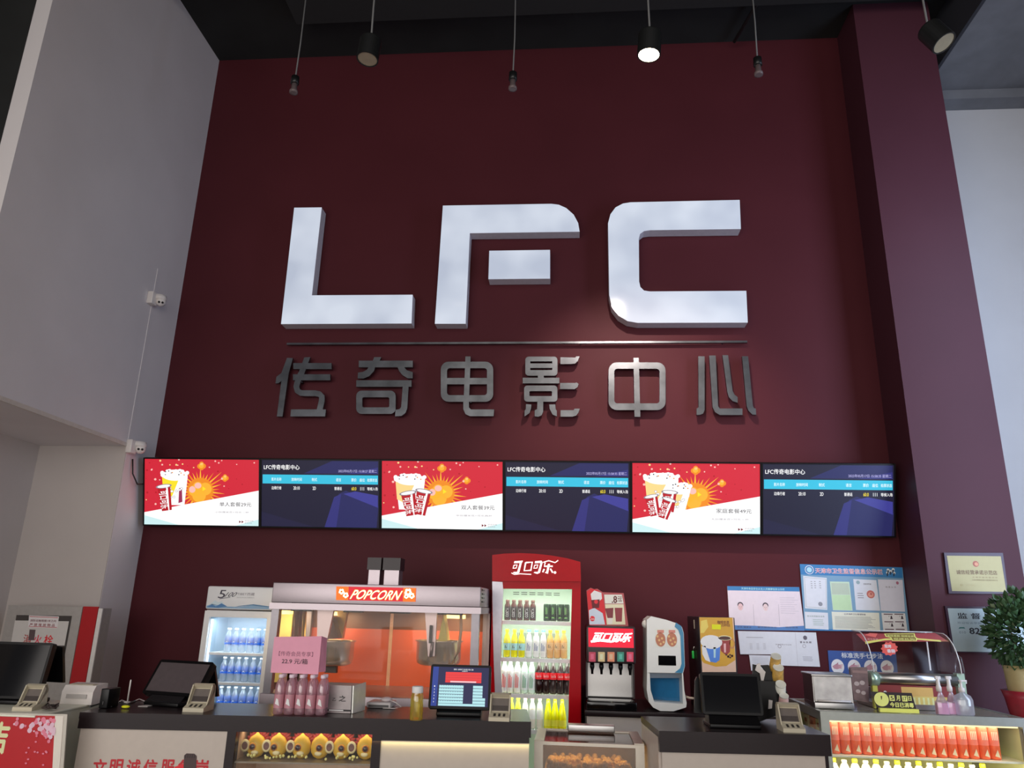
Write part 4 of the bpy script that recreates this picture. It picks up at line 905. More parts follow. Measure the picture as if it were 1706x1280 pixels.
# display case in the middle
zsh = A1.px(500, 1273)[1]
casew = M('case_back_beige', (175, 150, 125), .5); b = MB()
obox(b, A1, a_c0, a_c1, -CZ, fh, -D1+.03, -D1+.05, casew); obox(b, A1, a_c0-.005, a_c0, -CZ, fh, -D1+.05, -.06, casew); obox(b, A1, a_c1, a_c1+.005, -CZ, fh, -D1+.05, -.06, casew); b.build('case_lining', k1)
b = MB(); obox(b, A1, a_c0, a_c1, zsh-.008, zsh, -D1+.05, -.03, M('glass_shelf_edge', (110, 100, 85), .2)); b.build('display_shelf', k1)
b = MB(); obox(b, A1, a_c0, a_c1, -CZ+.1, fh, -.014, -.010, clear); b.build('display_glass', k1)
Ac = A1.O+U1*((a_c0+a_c1)/2)-N1*.12+UZ*(fh-.012)
area('display_case_lamp', Ac, Ac-UZ*1+N1*-.1, .8, .04, .3, (1, .80, .55))
# lettering on the left panel
RL = C_((165, 22, 34), .4); A = Art(A1.O-N1*.012, U1, UZ)
xs = [(157, 180), (185, 207), (213, 236), (241, 264), (270, 293), (297, 318), (327, 349)]
for ch, (u0, u1) in zip('文明诚信服务岗', xs):
    a0, b1 = A.px(u0, 1264.5+(u0-157)*.006); a1, _ = A.px(u1, 1264); A.text(ch, a0, b1-.078, a1, b1, RL, 2, .03)
A.ppoly([(291, 1278), (313, 1270), (312, 1300), (293, 1292)][::-1], C_((200, 30, 40)), 3)
A.ppoly([(305, 1300), (307, 1259), (311, 1255.5), (324, 1256), (328, 1260), (326, 1300)][::-1], C_((60, 42, 42)), 4)
for k in range(5): A.ppoly([(308+k*3.7, 1263), (309.4+k*3.7, 1257), (310.6+k*3.7, 1257), (310+k*3.7, 1263)][::-1], C_((30, 22, 24)), 5)
A.build('red_lettering', k1)
area('counter_strip_lamp', A1.O+U1*((a_p2l+L1)/2)+N1*.0+UZ*(-.1), A1.O+U1*((a_p2l+L1)/2)-N1*.03+UZ*-1, .9, .006, .25, (1, .85, .35))

# toy cups in the display case
toy_y = M('toy_yellow', (205, 165, 50), .45, gain=1.2); toy_o = M('toy_orange', (205, 135, 30), .45); toy_r = M('toy_red_fringe', (125, 38, 34), .7, var=.2); toy_b = C_((215, 185, 140)); toy_br = C_((95, 60, 50)); toy_k = C_((40, 25, 20), .2)
def toy(side):
    t = thing('toy_cup', 'x', 'toy', (0, 0, 0), 0)
    rd = random.Random(2)
    b = MB(); b.lathe([(.012, .0), (.035, .012), (.050, .035), (.054, .06), (.050, .085), (.036, .108), (.014, .122), (.004, .132)], (0, 0, 0), toy_y, 20, sy=.7); b.build('head', t)
    b = MB()
    for k in range(15):
        th = math.radians(-20+220*k/14); x, z = math.cos(th), math.sin(th)
        b.tube([(x*.035, .03, .07+z*.04), (x*.062, .036, .07+z*.065), (x*.078, .04, .07+z*(.075+.012*rd.random()))], [.014, .012, .001], toy_r, 6)
    b.build('red_fringe', t)
    for e in ((-.014,) if side < 0 else (.0,)):
        b = MB(); b.lathe([(.001, .034, toy_o), (.022, .034, toy_o), (.017, .041, toy_br), (.012, .044, toy_k), (.001, .047, toy_k)], (e+.002, 0, .062), toy_k, 16, axis='y'); 
        for v in b.bm.verts: pass
        b.build('eye', t)
    b = MB(); b.lathe([(.001, .0, toy_b), (.031, .0, toy_b), (.034, .009, toy_b), (.021, .014, toy_br), (.001, .009, toy_br)], (0, 0, 0), toy_b, 18, axis='y', sx=.8); b.T = Matrix.Translation((side*.058, -.018, .066)) @ Matrix.Rotation(0, 4, 'X'); b.build('ear', t)
    b = MB(); b.ball((side*-.002, -.030, .032), .017, toy_b, 10, (1.3, .6, .8)); b.build('muzzle', t)
    return t
tl, tr_ = toy(-1), toy(1)
for pr, us, gl in ((tl, (414, 451, 492), 'left'), (tr_, (524, 562, 603), 'right')):
    for i, u in enumerate(us):
        a = A1.px(u, 1248)[0]; p = A1.O+U1*a-N1*.13; p.z = CZ+zsh+.0
        l = 'yellow toy cup, %s of the three whose ear is on the %s' % (('leftmost', 'middle', 'rightmost')[i], gl)
        if i == 0: KIDS[pr.name] = [k for k in bpy.data.objects if k.parent == pr]; pr.location = p; pr.rotation_euler.z = math.atan2(U1.y, U1.x); pr.scale = (.86,)*3; tag(pr, l, group='yellow toy cups in the display case')
        else: dup(pr, p, math.atan2(U1.y, U1.x), l, 'yellow toy cups in the display case', .86)
kern = M('popcorn_kernel', (225, 190, 120), .6, var=.15)
t = None
b = MB(); rd = random.Random(4)
for k in range(30):
    a = a_c0+.04+rd.random()*(a_c1-a_c0-.08); p = A1.O+U1*a-N1*(.06+.03*rd.random())+UZ*(zsh+.010+.012*rd.random()); b.ball(p, .005+.003*rd.random(), kern, 6)
tag(b.build('loose_popcorn', weld=False), 'loose popcorn scattered on the display case shelf among the toys', 'popcorn', kind='stuff')

# ================================================================== front counter, right run
CZ2 = 1.06
P0, U2, L2 = counter_frame(atZ(1098, 1218, CZ2), atZ(1383, 1225, CZ2))
A2 = Art(P0, U2, UZ); N2 = A2.N; D2 = .50
k2 = thing('till_counter', 'short dark-topped counter with white front carrying the black till on the right', 'counter', (P0.x, P0.y, 0), math.atan2(U2.y, U2.x))
fh2 = -.092
b = MB(); obox(b, A2, 0, L2, -.03, 0, -D2, 0, darkwood); obox(b, A2, 0, L2, fh2, -.03, -.03, -.002, darkwood); b.build('worktop', k2)
b = MB(); obox(b, A2, .012, L2-.03, -CZ2+.05, fh2, -.03, -.010, white_lam); b.build('front_panel', k2)
b = MB(); obox(b, A2, L2-.03, L2-.015, -CZ2, fh2, -.03, -.006, darkwood); b.build('edge_strip', k2)
b = MB(); obox(b, A2, .0, .016, -CZ2, -.032, -D2+.01, -.032, M('side_panel_greige', (160, 150, 142), .4)); b.build('side_panel', k2)
b = MB(); obox(b, A2, .017, L2-.016, -CZ2, -.034, -D2+.02, -.031, dark_grey); b.build('carcass', k2)

# low glass case between the counters
LZ = .95; lx0, lx1 = atZ(890, 1234, LZ).x, atZ(1095, 1241, LZ).x-.066; ly0, ly1 = 4.205, 4.62
gc = thing('glass_case', 'low steel-framed glass case of popcorn between the two dark counters', 'display case', ((lx0+lx1)/2, ly0+.2, 0))
fs = M('frame_steel_warm', (180, 172, 160), .35, .7, gain=1.2, var=.04)
for x in (lx0, lx1-.045):
    for y in (ly0, ly1-.03): b = MB(); b.box(x, x+.045, y, y+.03, 0, LZ-.02, fs); b.build('frame_post', gc)
b = MB(); b.box(lx0, lx1, ly0, ly0+.012, LZ-.02, LZ-.005, fs); b.box(lx0, lx1, ly1-.03, ly1, LZ-.02, LZ, fs); b.box(lx0, lx0+.05, ly0+.012, ly1-.03, LZ-.02, LZ, fs); b.box(lx1-.05, lx1, ly0+.012, ly1-.03, LZ-.02, LZ, fs); b.build('top_frame', gc)
b = MB(); b.box(lx0+.05, lx1-.05, ly0+.012, ly1-.03, LZ-.012, LZ-.006, glass('smoked_top', (.35, .25, .22), .22, .05)); b.build('glass_top', gc)
b = MB(); b.box(lx0+.045, lx1-.045, ly0+.004, ly0+.009, .2, LZ-.02, glass('bronze_glass', (.62, .52, .36), .10, .05)); b.build('front_glass', gc)
b = MB(); b.box(lx0+.02, lx1-.02, ly0+.03, ly1-.03, .05, .55, M('case_brown', (120, 95, 60), .6)); b.box(lx0+.02, lx1-.02, ly1-.035, ly1-.03, .55, LZ-.02, M('case_olive', (130, 105, 60), .6)); b.build('case_body', gc)
b = MB(); rd = random.Random(9)
pzc = M('popcorn_heap', (215, 160, 105), .7, var=.25, nscale=60)
for k in range(260):
    b.ball((lx0+.07+rd.random()*(lx1-lx0-.14), ly0+.05+rd.random()*.28, .80+.03*rd.random()), .012+.006*rd.random(), pzc, 6)
b.box(lx0+.05, lx1-.05, ly0+.04, ly1-.05, .551, .80, pzc)
tag(b.build('popcorn_heap', weld=False), 'heap of popcorn lying inside the low glass case', 'popcorn', kind='stuff')
q0, q1 = atZ(946, 1221, LZ+.0), atZ(1025, 1224, LZ)
b = MB(); b.box(q0.x, q1.x, ly1-.09, ly1-.02, LZ+.001, LZ+.036, steel, .004); tag(b.build('steel_bar'), 'short brushed steel box lying on the back rail of the low glass case', 'bar')
area('glass_case_lamp', ((lx0+lx1)/2, ly0+.2, LZ-.03), ((lx0+lx1)/2, ly0+.2, 0), .5, .1, .8, (1, .8, .5))

# ================================================================== lit bottle display case on the right
KZ = 1.05; kf = 4.965; kb = 5.66; kx0, kx1 = 1.468, 2.64
dc = thing('display_case', 'large steel display case with warm light and rows of bottles, at the right', 'display case', ((kx0+kx1)/2, 5.3, 0))
kst = M('case_steel', (165, 168, 160), .35, .6, gain=1.1, var=.04)
b = MB(); b.box(kx0, kx1, kf, kf+.03, KZ-.048, KZ, kst); b.box(kx0, kx1, kb-.03, kb, KZ-.048, KZ, kst); b.box(kx0, kx0+.03, kf+.03, kb-.03, KZ-.048, KZ, kst); b.box(kx1-.03, kx1, kf+.03, kb-.03, KZ-.048, KZ, kst); b.build('top_frame', dc)
b = MB(); b.box(kx0+.03, kx1-.03, kf+.03, kb-.03, KZ-.012, KZ-.002, M('top_plate', (150, 145, 125), .12, gain=1.5)); b.build('top_glass', dc)
for x, y in ((kx0, kf), (kx0, kb-.045), (kx1-.03, kf), (kx1-.03, kb-.045)):
    b = MB(); b.box(x, x+.03 if x > 2 else x+.05, y, y+.045, 0, KZ-.048, kst); b.build('frame_post', dc)
warm_in = M('case_liner_warm', (235, 215, 160), .6, gain=1.5, var=.01)
b = MB(); b.box(kx0+.02, kx1, kb-.02, kb-.01, .2, KZ-.05, warm_in); b.box(kx1+.0, kx1+.01, kf, kb, 0, KZ-.05, warm_in); b.box(kx0+.02, kx1, kf+.05, kb-.02, .19, .20, warm_in); b.box(kx0, kx1, kf+.02, kb-.01, 0, .19, kst); b.build('case_lining', dc)
b = MB(); b.box(kx0+.05, kx1-.03, kf+.008, kf+.013, .2, KZ-.048, clear); b.build('front_glass', dc)
b = MB(); b.box(kx0+.008, kx0+.013, kf+.045, kb-.045, .2, KZ-.048, glass('side_glass', (.97, .98, .9), .1)); b.build('side_glass', dc)
KS1 = atY(1500, 1259.5, kf+.08).z; KS2 = KS1-.235
for z in (KS1, KS2):
    b = MB(); b.box(kx0+.05, kx1-.03, kf+.03, kb-.03, z-.012, z-.002, M('case_shelf', (235, 215, 190), .3, gain=1.3)); b.build('shelf', dc)
b = MB(); b.box(kx0+.06, kx1-.04, kf+.032, kf+.045, KZ-.060, KZ-.050, E_((255, 235, 180), 1.3)); b.build('light_tube', dc)
area('display_case_lamp_top', ((kx0+kx1)/2, kf+.045, KZ-.06), ((kx0+kx1)/2, kf+.2, .5), 1.05, .03, .9, (1, .86, .55))
area('display_case_lamp_shelf', ((kx0+kx1)/2, kf+.045, KS1-.02), ((kx0+kx1)/2, kf+.2, .3), 1.05, .03, 2.0, (1, .86, .5))
sj = bottle('juice_bottle', 'x', 'bottle', [(.029, 0), (.0315, .006), (.0315, .18), (.022, .205), (.017, .212), (.017, .216)], redj, (.075, .17, .0318), (.214, .228, .0185), C_((226, 100, 78)), C_((235, 205, 185)),
   lambda b, l: ([b.mesh([(-.016+.009*k, -.0325, l[0]+.03), (-.011+.009*k, -.0325, l[0]+.03), (-.011+.009*k, -.0325, l[1]-.02), (-.016+.009*k, -.0325, l[1]-.02)], [(0, 1, 2, 3)], C_((245, 170, 145))) for k in range(4)], b.mesh([(-.012, -.0322, .02), (.016, -.0318, .012), (.006, -.0322, .055)], [(0, 1, 2)], C_((245, 180, 140)))))
n_ = 16; u0_ = 1390; pts = [u0_+17.65*i for i in range(n_)]
place_row(sj, pts, kf+.09, KS1, 'orange-red bottles in the lit display case', labs('orange-red juice bottle, %s on the upper lit shelf', n_), USED)
mlk = liq('drink_milk', (245, 235, 200)); 
mp_ = [(.028, 0), (.0305, .006), (.0305, .13), (.028, .155), (.018, .178), (.013, .182), (.013, .19)]
y1 = bottle('milk_bottle', 'x', 'bottle', mp_, mlk, (.04, .12, .0308), (.186, .208, .0155), C_((250, 238, 200)), C_((240, 205, 30)))
y2 = bottle('milk_bottle', 'x', 'bottle', mp_, mlk, (.04, .12, .0308), (.186, .200, .0155), C_((250, 240, 215)), C_((245, 205, 190)))
place_row(y1, [1392+35.6*i for i in range(8)], kf+.09, KS2, 'pale bottles with yellow caps in the lit display case', labs('pale milk bottle with yellow cap, %s of its kind on the lower lit shelf', 8), USED)
place_row(y2, [1410+35.6*i for i in range(7)], kf+.09, KS2, 'pale bottles with pale caps in the lit display case', labs('pale milk bottle with pale pink cap, %s of its kind on the lower lit shelf', 7), USED)
# cartons seen through the left side glass
for i in range(3):
    y_ = 5.18+i*.13; b = MB(); b.box(kx0+.06, kx0+.12, y_, y_+.10, KS1, KS1+.16, M('carton_%d' % i, ((225, 190, 140), (205, 120, 90), (215, 175, 150))[i], .6), .003)
    A = Art((kx0+.0598, y_+.10, KS1), (0, -1, 0), UZ, b); A.rect(.015, .03, .085, .10, C_((245, 225, 180)), 1); A.rect(.03, .115, .07, .14, C_((150, 60, 40)), 1)
    tag(b.build('drink_carton'), 'small %s carton behind the left side glass of the lit display case' % ('cream', 'red-brown', 'tan')[i], 'carton', 'cartons in the lit display case')

# ================================================================== white cabinet at the far left
WZ = 1.068
wl = atZ(132, 1186, WZ); wy = 3.60
wxr = -2.50
wc = thing('white_cabinet', 'white cabinet at the far left with a red festive poster on its front', 'cabinet', (-2.9, 3.85, 0))
cabw = M('cabinet_white', (196, 192, 176), .35, var=.02, gain=1.7)
b = MB(); b.box(-3.45, wxr, wy, 4.12, 0, WZ-.010, cabw); b.build('carcass', wc)
b = MB(); b.box(-3.46, wxr+.005, wy-.012, 4.13, WZ-.010, WZ, cabw, .003); b.build('top', wc)
A = Art((-3.45, wy-.001, 0), UX, UZ)
q_ = [(-40, 1189), (108, 1192), (98, 1290), (-60, 1290)]
b = MB(); b.prism(strips([(-40, 1187), (112, 1190.5), (103, 1310), (-60, 1310)], wy-.006), (0, .006, 0), M('poster_frame', (170, 165, 155), .4)); b.build('poster_frame', wc)
A = Art(atY(50, 1300, wy-.0065), UX, UZ)
A.ppoly([(-40, 1190.5), (106, 1193.5), (97, 1310), (-60, 1310)][::-1], C_((160, 20, 28), .4), 1); A.ppoly([(92, 1193), (106, 1193.5), (97, 1310), (86, 1310)][::-1], C_((200, 190, 180), .4), 2)
GOLD = C_((225, 195, 150), .35)
A.ptext('吉', (-12, 1202), (20, 1202.5), 54, GOLD, 3, .035)
rd = random.Random(11); pk = C_((215, 165, 180), .5); pk2 = C_((200, 110, 130), .5)
for k in range(85):
    u = 92-abs(rd.gauss(0, 1))*28+4; v = 1196+rd.random()*36*(1-(92-u)/90)+rd.random()*8
    if u < 20 or u > 90: continue
    r_ = .004+.008*rd.random(); A.disc(*A.px(u, v), r_, r_, pk if k % 3 else pk2, 3+k*.06, 8)
for k in range(14): A.disc(*A.px(35+rd.random()*45, 1225+rd.random()*55), .006, .004, pk2, 9+k*.05, 6)
A.build('festive_poster', wc)

# ================================================================== tills
grey_scr = M('screen_grey_sheen', (74, 66, 68), .25, gain=1.5)  # reflected light put into the screen's grey base colour
def till(lab, bl, br, tl, y, tilt, yaw, scr, base, basez, art=None, bez=.014, group=None, second=None):
    """bl, br, tl: pixel corners of the screen housing; y: depth of its lower-left corner"""
    O = atY(*bl, y); U = Vector((math.cos(yaw), math.sin(yaw), 0)); Nn = U.cross(UZ)
    V = UZ*math.cos(tilt)-Nn*math.sin(tilt)
    A = Art(O, U, V); w_ = A.px(*br)[0]; h_ = A.px(*tl)[1]
    c = O+U*w_/2; t = thing('till', lab, 'till', (c.x, c.y, basez), yaw, group)
    b = MB(); obj_round(b, A, 0, w_, 0, h_, .012, -.035, 0, black_pl); hs_ = b.build('screen_housing', t)
    S = Art(A.O+U*bez+V*bez+A.N*.001, U, V, W=w_-2*bez, H=h_-2*bez)
    S.rect(0, 0, 1, 1, scr, 0)
    if art: art(S)
    S.build('screen', hs_)
    # stand
    ty = .012+.05*math.tan(tilt)+.03; fy = base[1]; b = MB(); wz = w_*base[0]/2
    T = Matrix.Translation((c.x, c.y, basez)) @ Matrix.Rotation(yaw, 4, 'Z')
    b.box(-wz, wz, fy, fy+.17, 0, .022, black_pl, .006)
    b.hexa([(-wz, fy+.01, .02), (wz, fy+.01, .02), (wz, fy+.12, .02), (-wz, fy+.12, .02), (-wz*.9, ty, O.z-basez+.05), (wz*.9, ty, O.z-basez+.05), (wz*.9, ty+.05, O.z-basez+.05), (-wz*.9, ty+.05, O.z-basez+.05)], dark_grey if base[2] else black_pl)
    b.T = T; b.build('stand', t)
    if second:
        b = MB(); q = [atY(u, v, second[0]) for u, v in second[1]]; b.prism(q, (0, .02, 0), black_pl)
        b.build('customer_display', t)
    return A
def seats(S):
    S.rect(0, 0, 1, 1, E_((34, 36, 78), .9), 1); S.rect(0, 0, .1, 1, E_((44, 66, 150), .9), 2)
    S.rect(.23, .60, .87, .87, E_((228, 58, 60), 1), 2)
    for k in range(3): S.rect(.23, .66+.065*k, .87, .664+.065*k, E_((150, 30, 50), 1), 3)
    S.rect(.32, .605, .78, .64, E_((240, 200, 205), 1), 3); S.text('星期二 放映影厅 座位图 可售 已售', .37, .92, .72, .96, WHT, 3); S.text('3号激光厅', .52, .88, .62, .91, WHT, 3)
    cel = E_((178, 226, 232), 1)
    for r in range(6):
        y0 = .075+.078*r
        S.rect(.13, y0, .56, y0+.066, cel, 2); S.rect(.73, y0, .90 if r > 1 else .95, y0+.066, cel, 2)
        for k in range(10): S.rect(.165+.042*k, y0+.05, .171+.042*k, y0+.066, E_((34, 36, 78), .9), 3)
        S.text(str(6-r), .04, y0+.015, .055, y0+.05, WHT, 3)
    S.rect(.13, .01, .95, .066, cel, 2)
till('black till showing a lit cinema seat map, in front of the popcorn machine', (713, 1180.5), (816, 1187.5), (723, 1107), 4.04, math.radians(14), math.radians(4), E_((34, 36, 78), .9), (.72, -.02, False), CZ, seats, .012)
till('black till with a greyish reflecting screen leaning back, on the left counter', (236, 1155), (328, 1160), (254, 1098), 4.10, math.radians(32), math.radians(-14), grey_scr, (.62, -.05, False), CZ, None, .016, second=(4.3, [(333, 1163), (346, 1109), (357, 1110), (363, 1161)]))
till('large black till with a dark screen at the far left on the white cabinet', (-52, 1162), (62, 1164), (-36, 1068), 3.90, math.radians(10), 0, black_gloss, (.8, -.01, False), WZ, None, .012, second=(4.08, [(70, 1136), (79, 1074), (104, 1078), (105, 1138)]))
till('black till with a blank black screen on the right counter', (1171.5, 1190), (1272, 1188), (1165, 1121), 4.06, math.radians(12), math.radians(2), black_gloss, (.84, -.035, False), CZ2, None, .012, second=(4.16, [(1157, 1188), (1158, 1134), (1161, 1128), (1164, 1130), (1171, 1190)]))

# ================================================================== payment code boxes
def pay_box():
    t = thing('payment_box', 'x', 'card reader', (0, 0, 0), 0); w_ = .052
    side = [(0, 0), (0, .018), (.052, .036), (.062, .036), (.098, .10), (.112, .104), (.122, .09), (.125, 0)]
    b = MB(); b.prism([Vector((-w_, y, z)) for y, z in side], (2*w_, 0, 0), beige_pl)
    for s_ in (-1, 1):
        x = s_*w_-(.006 if s_ > 0 else 0); ch = [(.035, .03), (.045, .045), (.08, .118), (.10, .124), (.118, .11), (.122, .09), (.06, .03)]
        b.prism([Vector((x, y, z)) for y, z in ch], (.006, 0, 0), beige_pl)
    b.prism([Vector((-w_, .080, .118)), Vector((-w_, .10, .124)), Vector((-w_, .112, .104)), Vector((-w_, .098, .10))], (2*w_, 0, 0), beige_pl)
    b.build('box_shell', t)
    A = Art((-w_+.008, .064, .038), UX, (0, .49, .87)); A.rect(.0, .002, 2*w_-.016, .068, M('pay_screen_grey', (95, 88, 84), .2), 2); A.rect(.004, .006, 2*w_-.02, .03, M('pay_screen_dark', (62, 56, 54), .25), 3); A.build('code_screen', t)
    A = Art((-w_, 0, .018), UX, (0, .945, .327))
    for k in range(3): 
        x = .022+.024*k; A.poly([(x, .012), (x+.012, .012), (x+.012, .042), (x, .042)], M('slot_dark', (45, 42, 40), .5), 1)
    A.build('speaker_slot', t)
    return t
pb = pay_box(); KIDS[pb.name] = [k for k in bpy.data.objects if k.parent == pb]
for i, (u, v, z, rz, l, sc_) in enumerate(((831, 1202.5, CZ, .02, 'small beige payment box beside the till with the seat map', .97), (321, 1187, CZ, .05, 'small beige payment box beside the grey-screened till', 1.0), (36, 1185, WZ, .08, 'pale payment box beside the large black till at the far left', .92), (1324, 1221.5, CZ2, .0, 'beige payment box at the right end of the till counter', 1.0))):
    p = atZ(u, v, z)
    if i == 0: pb.location = p; pb.rotation_euler.z = rz; pb.scale = (sc_,)*3; tag(pb, l, group='payment boxes beside the tills')
    else: dup(pb, p, rz, l, 'payment boxes beside the tills', sc_)

# ================================================================== small things on the left counter
def onz(u, v, z): return atZ(u, v, z)
p = onz(140, 1180, CZ); p = Vector((p.x, max(p.y, 3.9), CZ))
t = thing('receipt_printer', 'white receipt printer between the left tills', 'printer', (p.x, p.y+.05, WZ))
x0, x1 = atY(106, 1160, 4.0).x, atY(158, 1160, 4.0).x; zt_ = atY(130, 1142, 4.0).z
x0, x1 = x0, x1
b = MB(); b.prism([Vector((x0, y, z)) for y, z in ((3.98, WZ+.001), (3.98, zt_-.03), (4.0, zt_), (4.10, zt_+.005), (4.11, WZ+.001))], (x1-x0, 0, 0), white_pl); b.build('printer_shell', t)
b = MB(); b.box(x0+.03, x1-.03, 3.974, 3.98, WZ+.03, WZ+.05, M('printer_slot', (150, 145, 142), .5)); b.box(x0+.02, x1-.02, 4.0, 4.05, zt_+.001, zt_+.004, beige_pl); b.build('paper_slot', t)
x2, x3 = atY(137, 1160, 3.94).x, atY(196, 1160, 3.94).x
b = MB(); x2 = max(x2, P0.x*0-2.36); b.box(x2, x3, 3.86, 3.96, CZ+.001, atY(165, 1146, 3.9).z, black_pl, .004); b.box(x2+.02, x3-.02, 3.856, 3.86, CZ+.02, CZ+.035, dark_grey); tag(b.build('cash_tray'), 'low black box on the left end of the dark counter, beside the printer', 'box')
b = MB(); pts = [atZ(u, v, CZ+.006) for u, v in ((150, 1178), (168, 1172), (185, 1178), (196, 1170), (212, 1174), (225, 1168))]; b.tube(pts, .004, MATS['cable_black'], 6)
tag(b.build('loose_cable'), 'thin black cord lying on the left end of the dark counter', 'cable')
b = MB(); pts = [atZ(u, v, CZ+.006) for u, v in ((188, 1176), (203, 1167), (216, 1172), (232, 1165), (244, 1170))]; b.tube(pts, .0035, M('cord_white', (170, 160, 160), .5), 6)
tag(b.build('loose_cable'), 'thin whitish cord lying beside the yellow tag on the dark counter', 'cable')
b = MB(); rd = random.Random(3); pts = [atZ(70+rd.random()*32, 1172+rd.random()*9, WZ+.008+.015*rd.random()) for _ in range(16)]; b.tube(pts, .0045, M('cord_dark', (55, 45, 42), .5), 6)
tag(b.build('tangled_cable'), 'tangle of dark cords on the white cabinet beside the pale payment box', 'cable')
b = MB(); p = onz(209, 1181, CZ); b.ball((p.x, p.y, CZ+.009), .022, C_((230, 205, 30), .4), 12, (1, .7, .35)); tag(b.build('yellow_tag'), 'small yellow tag lying on the dark counter left of the grey-screened till', 'tag')
b = MB(); p = onz(212, 1172, CZ); b.lathe([(.004, 0), (.004, .11), (.002, .116)], (p.x, p.y, CZ), white_pl, 8); b.lathe([(.018, 0), (.018, .006), (.005, .01)], (p.x, p.y, CZ), white_pl, 10); tag(b.build('white_stylus'), 'thin white stick standing upright behind the yellow tag', 'stick')
b = MB(); c0 = onz(236, 1178, CZ); b.hexa([(c0.x-.02, c0.y, CZ+.001), (c0.x+.03, c0.y, CZ+.001), (c0.x+.03, c0.y+.05, CZ+.001), (c0.x-.01, c0.y+.06, CZ+.001), (c0.x-.02, c0.y, CZ+.003), (c0.x+.03, c0.y, CZ+.003), (c0.x+.03, c0.y+.05, CZ+.003), (c0.x-.01, c0.y+.06, CZ+.003)], white_pl); tag(b.build('paper_slip'), 'small white paper slip in front of the grey-screened till', 'paper')
# silver gift box, device, mouse, tea bottle
t = thing('silver_box', 'grey silver carton with handwritten characters beside the pink water bottles', 'box', onz(562, 1190, CZ))
YB = onz(562, 1190, CZ).y+.02; q = strips([(528, 1187), (530, 1141), (586, 1143), (584, 1188)], YB)
q[0].z = q[3].z = CZ+.002
b = MB(); b.prism([q[0], q[3], q[2], q[1]], (.02, .14, 0), M('silver_card', (135, 128, 128), .35, .3, gain=1.5)); b.build('carton', t)
A = Art(q[0]-Vector((0, .001, 0)), UX, UZ); ik = C_((40, 34, 36)); A.ptext('取', (539, 1160), (547, 1160), 9, ik, 1, .02, slant=.1); A.ptext('乙', (554, 1163), (560, 1163), 5, ik, 1, .02); A.ptext('之', (565, 1159), (577, 1159), 10, ik, 1, .03); A.ppoly([(529, 1181), (584, 1183), (584, 1186), (529, 1184.5)][::-1], C_((30, 25, 28)), 1); A.ppoly([(548, 1182.3), (572, 1183.2), (572, 1185), (548, 1184.4)][::-1], C_((200, 195, 195)), 2); A.build('handwriting', t)
b = MB(); b.prism([q[3]+Vector((.004, .004, 0)), q[3]+Vector((.03, .14, 0)), q[2]+Vector((.03, .14, .006)), q[2]+Vector((.004, .004, 0))], (.006, 0, 0), M('foil_green_white', (200, 210, 190), .2, .3)); b.build('foil_side', t)
YD = onz(630, 1180, CZ).y; x0, x1 = atY(612, 1175, YD).x, atY(652, 1175, YD).x
b = MB(); b.box(x0, x1, YD-.02, YD+.12, CZ+.002, CZ+.03, M('device_grey', (170, 165, 165), .35), .006); b.box(x0+.01, x1-.01, YD-.0205, YD-.0195, CZ+.006, CZ+.018, dark_grey); tag(b.build('network_box'), 'flat pale grey device box lying behind the yellow tea bottle', 'device')
b = MB(); c0 = Vector(((x0+x1)/2+.03, YD+.03, CZ+.031)); b.ball(c0+Vector((0, 0, .010)), .03, M('mouse_pinkish', (215, 185, 185), .35), 12, (1.0, 1.3, .42)); b.tube([c0+Vector((.025, -.02, .008)), c0+Vector((.06, -.04, .0)), c0+Vector((.09, -.03, -.022)), c0+Vector((.06, -.065, -.026)), c0+Vector((.0, -.07, -.026))], .0025, white_pl, 6); tag(b.build('computer_mouse'), 'pinkish white mouse with its cord on the flat device box', 'mouse')
p = onz(693, 1200, CZ); tea = glass('tea_clear', (.95, .86, .35), .10, .04, .35, (.85, .70, .12))
t = bottle('tea_jar', 'clear bottle of golden tea with white cap on the dark counter', 'bottle', [(.028, 0), (.031, .004), (.031, .10), (.029, .112), (.026, .122), (.026, .125)], tea, None, (.122, .152, .0275), None, M('cap_frosted', (200, 205, 208), .4), seg=18)
t.location = p
b = MB(); b.box(-.012, .012, -.006, .006, .003, .012, C_((235, 90, 30)), .002); o_ = b.build('orange_sediment'); o_.parent = t
# pink bottles and pink sign
pkb = glass('pink_clear', (.97, .84, .88), .10, .05, .40, (.88, .55, .64))
pk_p = bottle('water_bottle', 'x', 'bottle', [(.021, 0), (.024, .006), (.024, .06), (.0225, .066), (.024, .072), (.024, .125), (.019, .148), (.011, .165), (.011, .172)], pkb, (.03, .092, .0246), (.168, .184, .0135), C_((165, 115, 125), .4), C_((225, 180, 190)),
   lambda b, l: b.mesh([(-.010, -.0252, .05), (.012, -.0249, .04), (.004, -.0252, .07), (-.006, -.0252, .075)], [(0, 1, 2, 3)], C_((225, 200, 210))))
base = onz(462, 1191, CZ); KIDS[pk_p.name] = [k for k in bpy.data.objects if k.parent == pk_p]
ux = U1; uy = -N1; n_ = 0
for r in range(2):
    for i in range(5):
        p = base+ux*(.052*i+.0*r)+uy*(.052*r+.005); p.z = CZ+.0015
        l = 'pinkish water bottle under the pink price sign, %s in the %s row' % (ordw[i] if i < 4 else 'rightmost', ('front', 'back')[r])
        if n_ == 0: pk_p.location = p; tag(pk_p, l, group='pinkish bottles under the price sign')
        else: dup(pk_p, p, 0, l, 'pinkish bottles under the price sign')
        n_ += 1
t = thing('price_sign', 'pink paper price sign reading 22.9 standing on the pinkish bottles', 'sign', base+Vector((.1, .03, .19)))
YP = base.y+.02; q = strips([(450.5, 1121), (457, 1061.5), (536, 1060.5), (530, 1124)], YP)
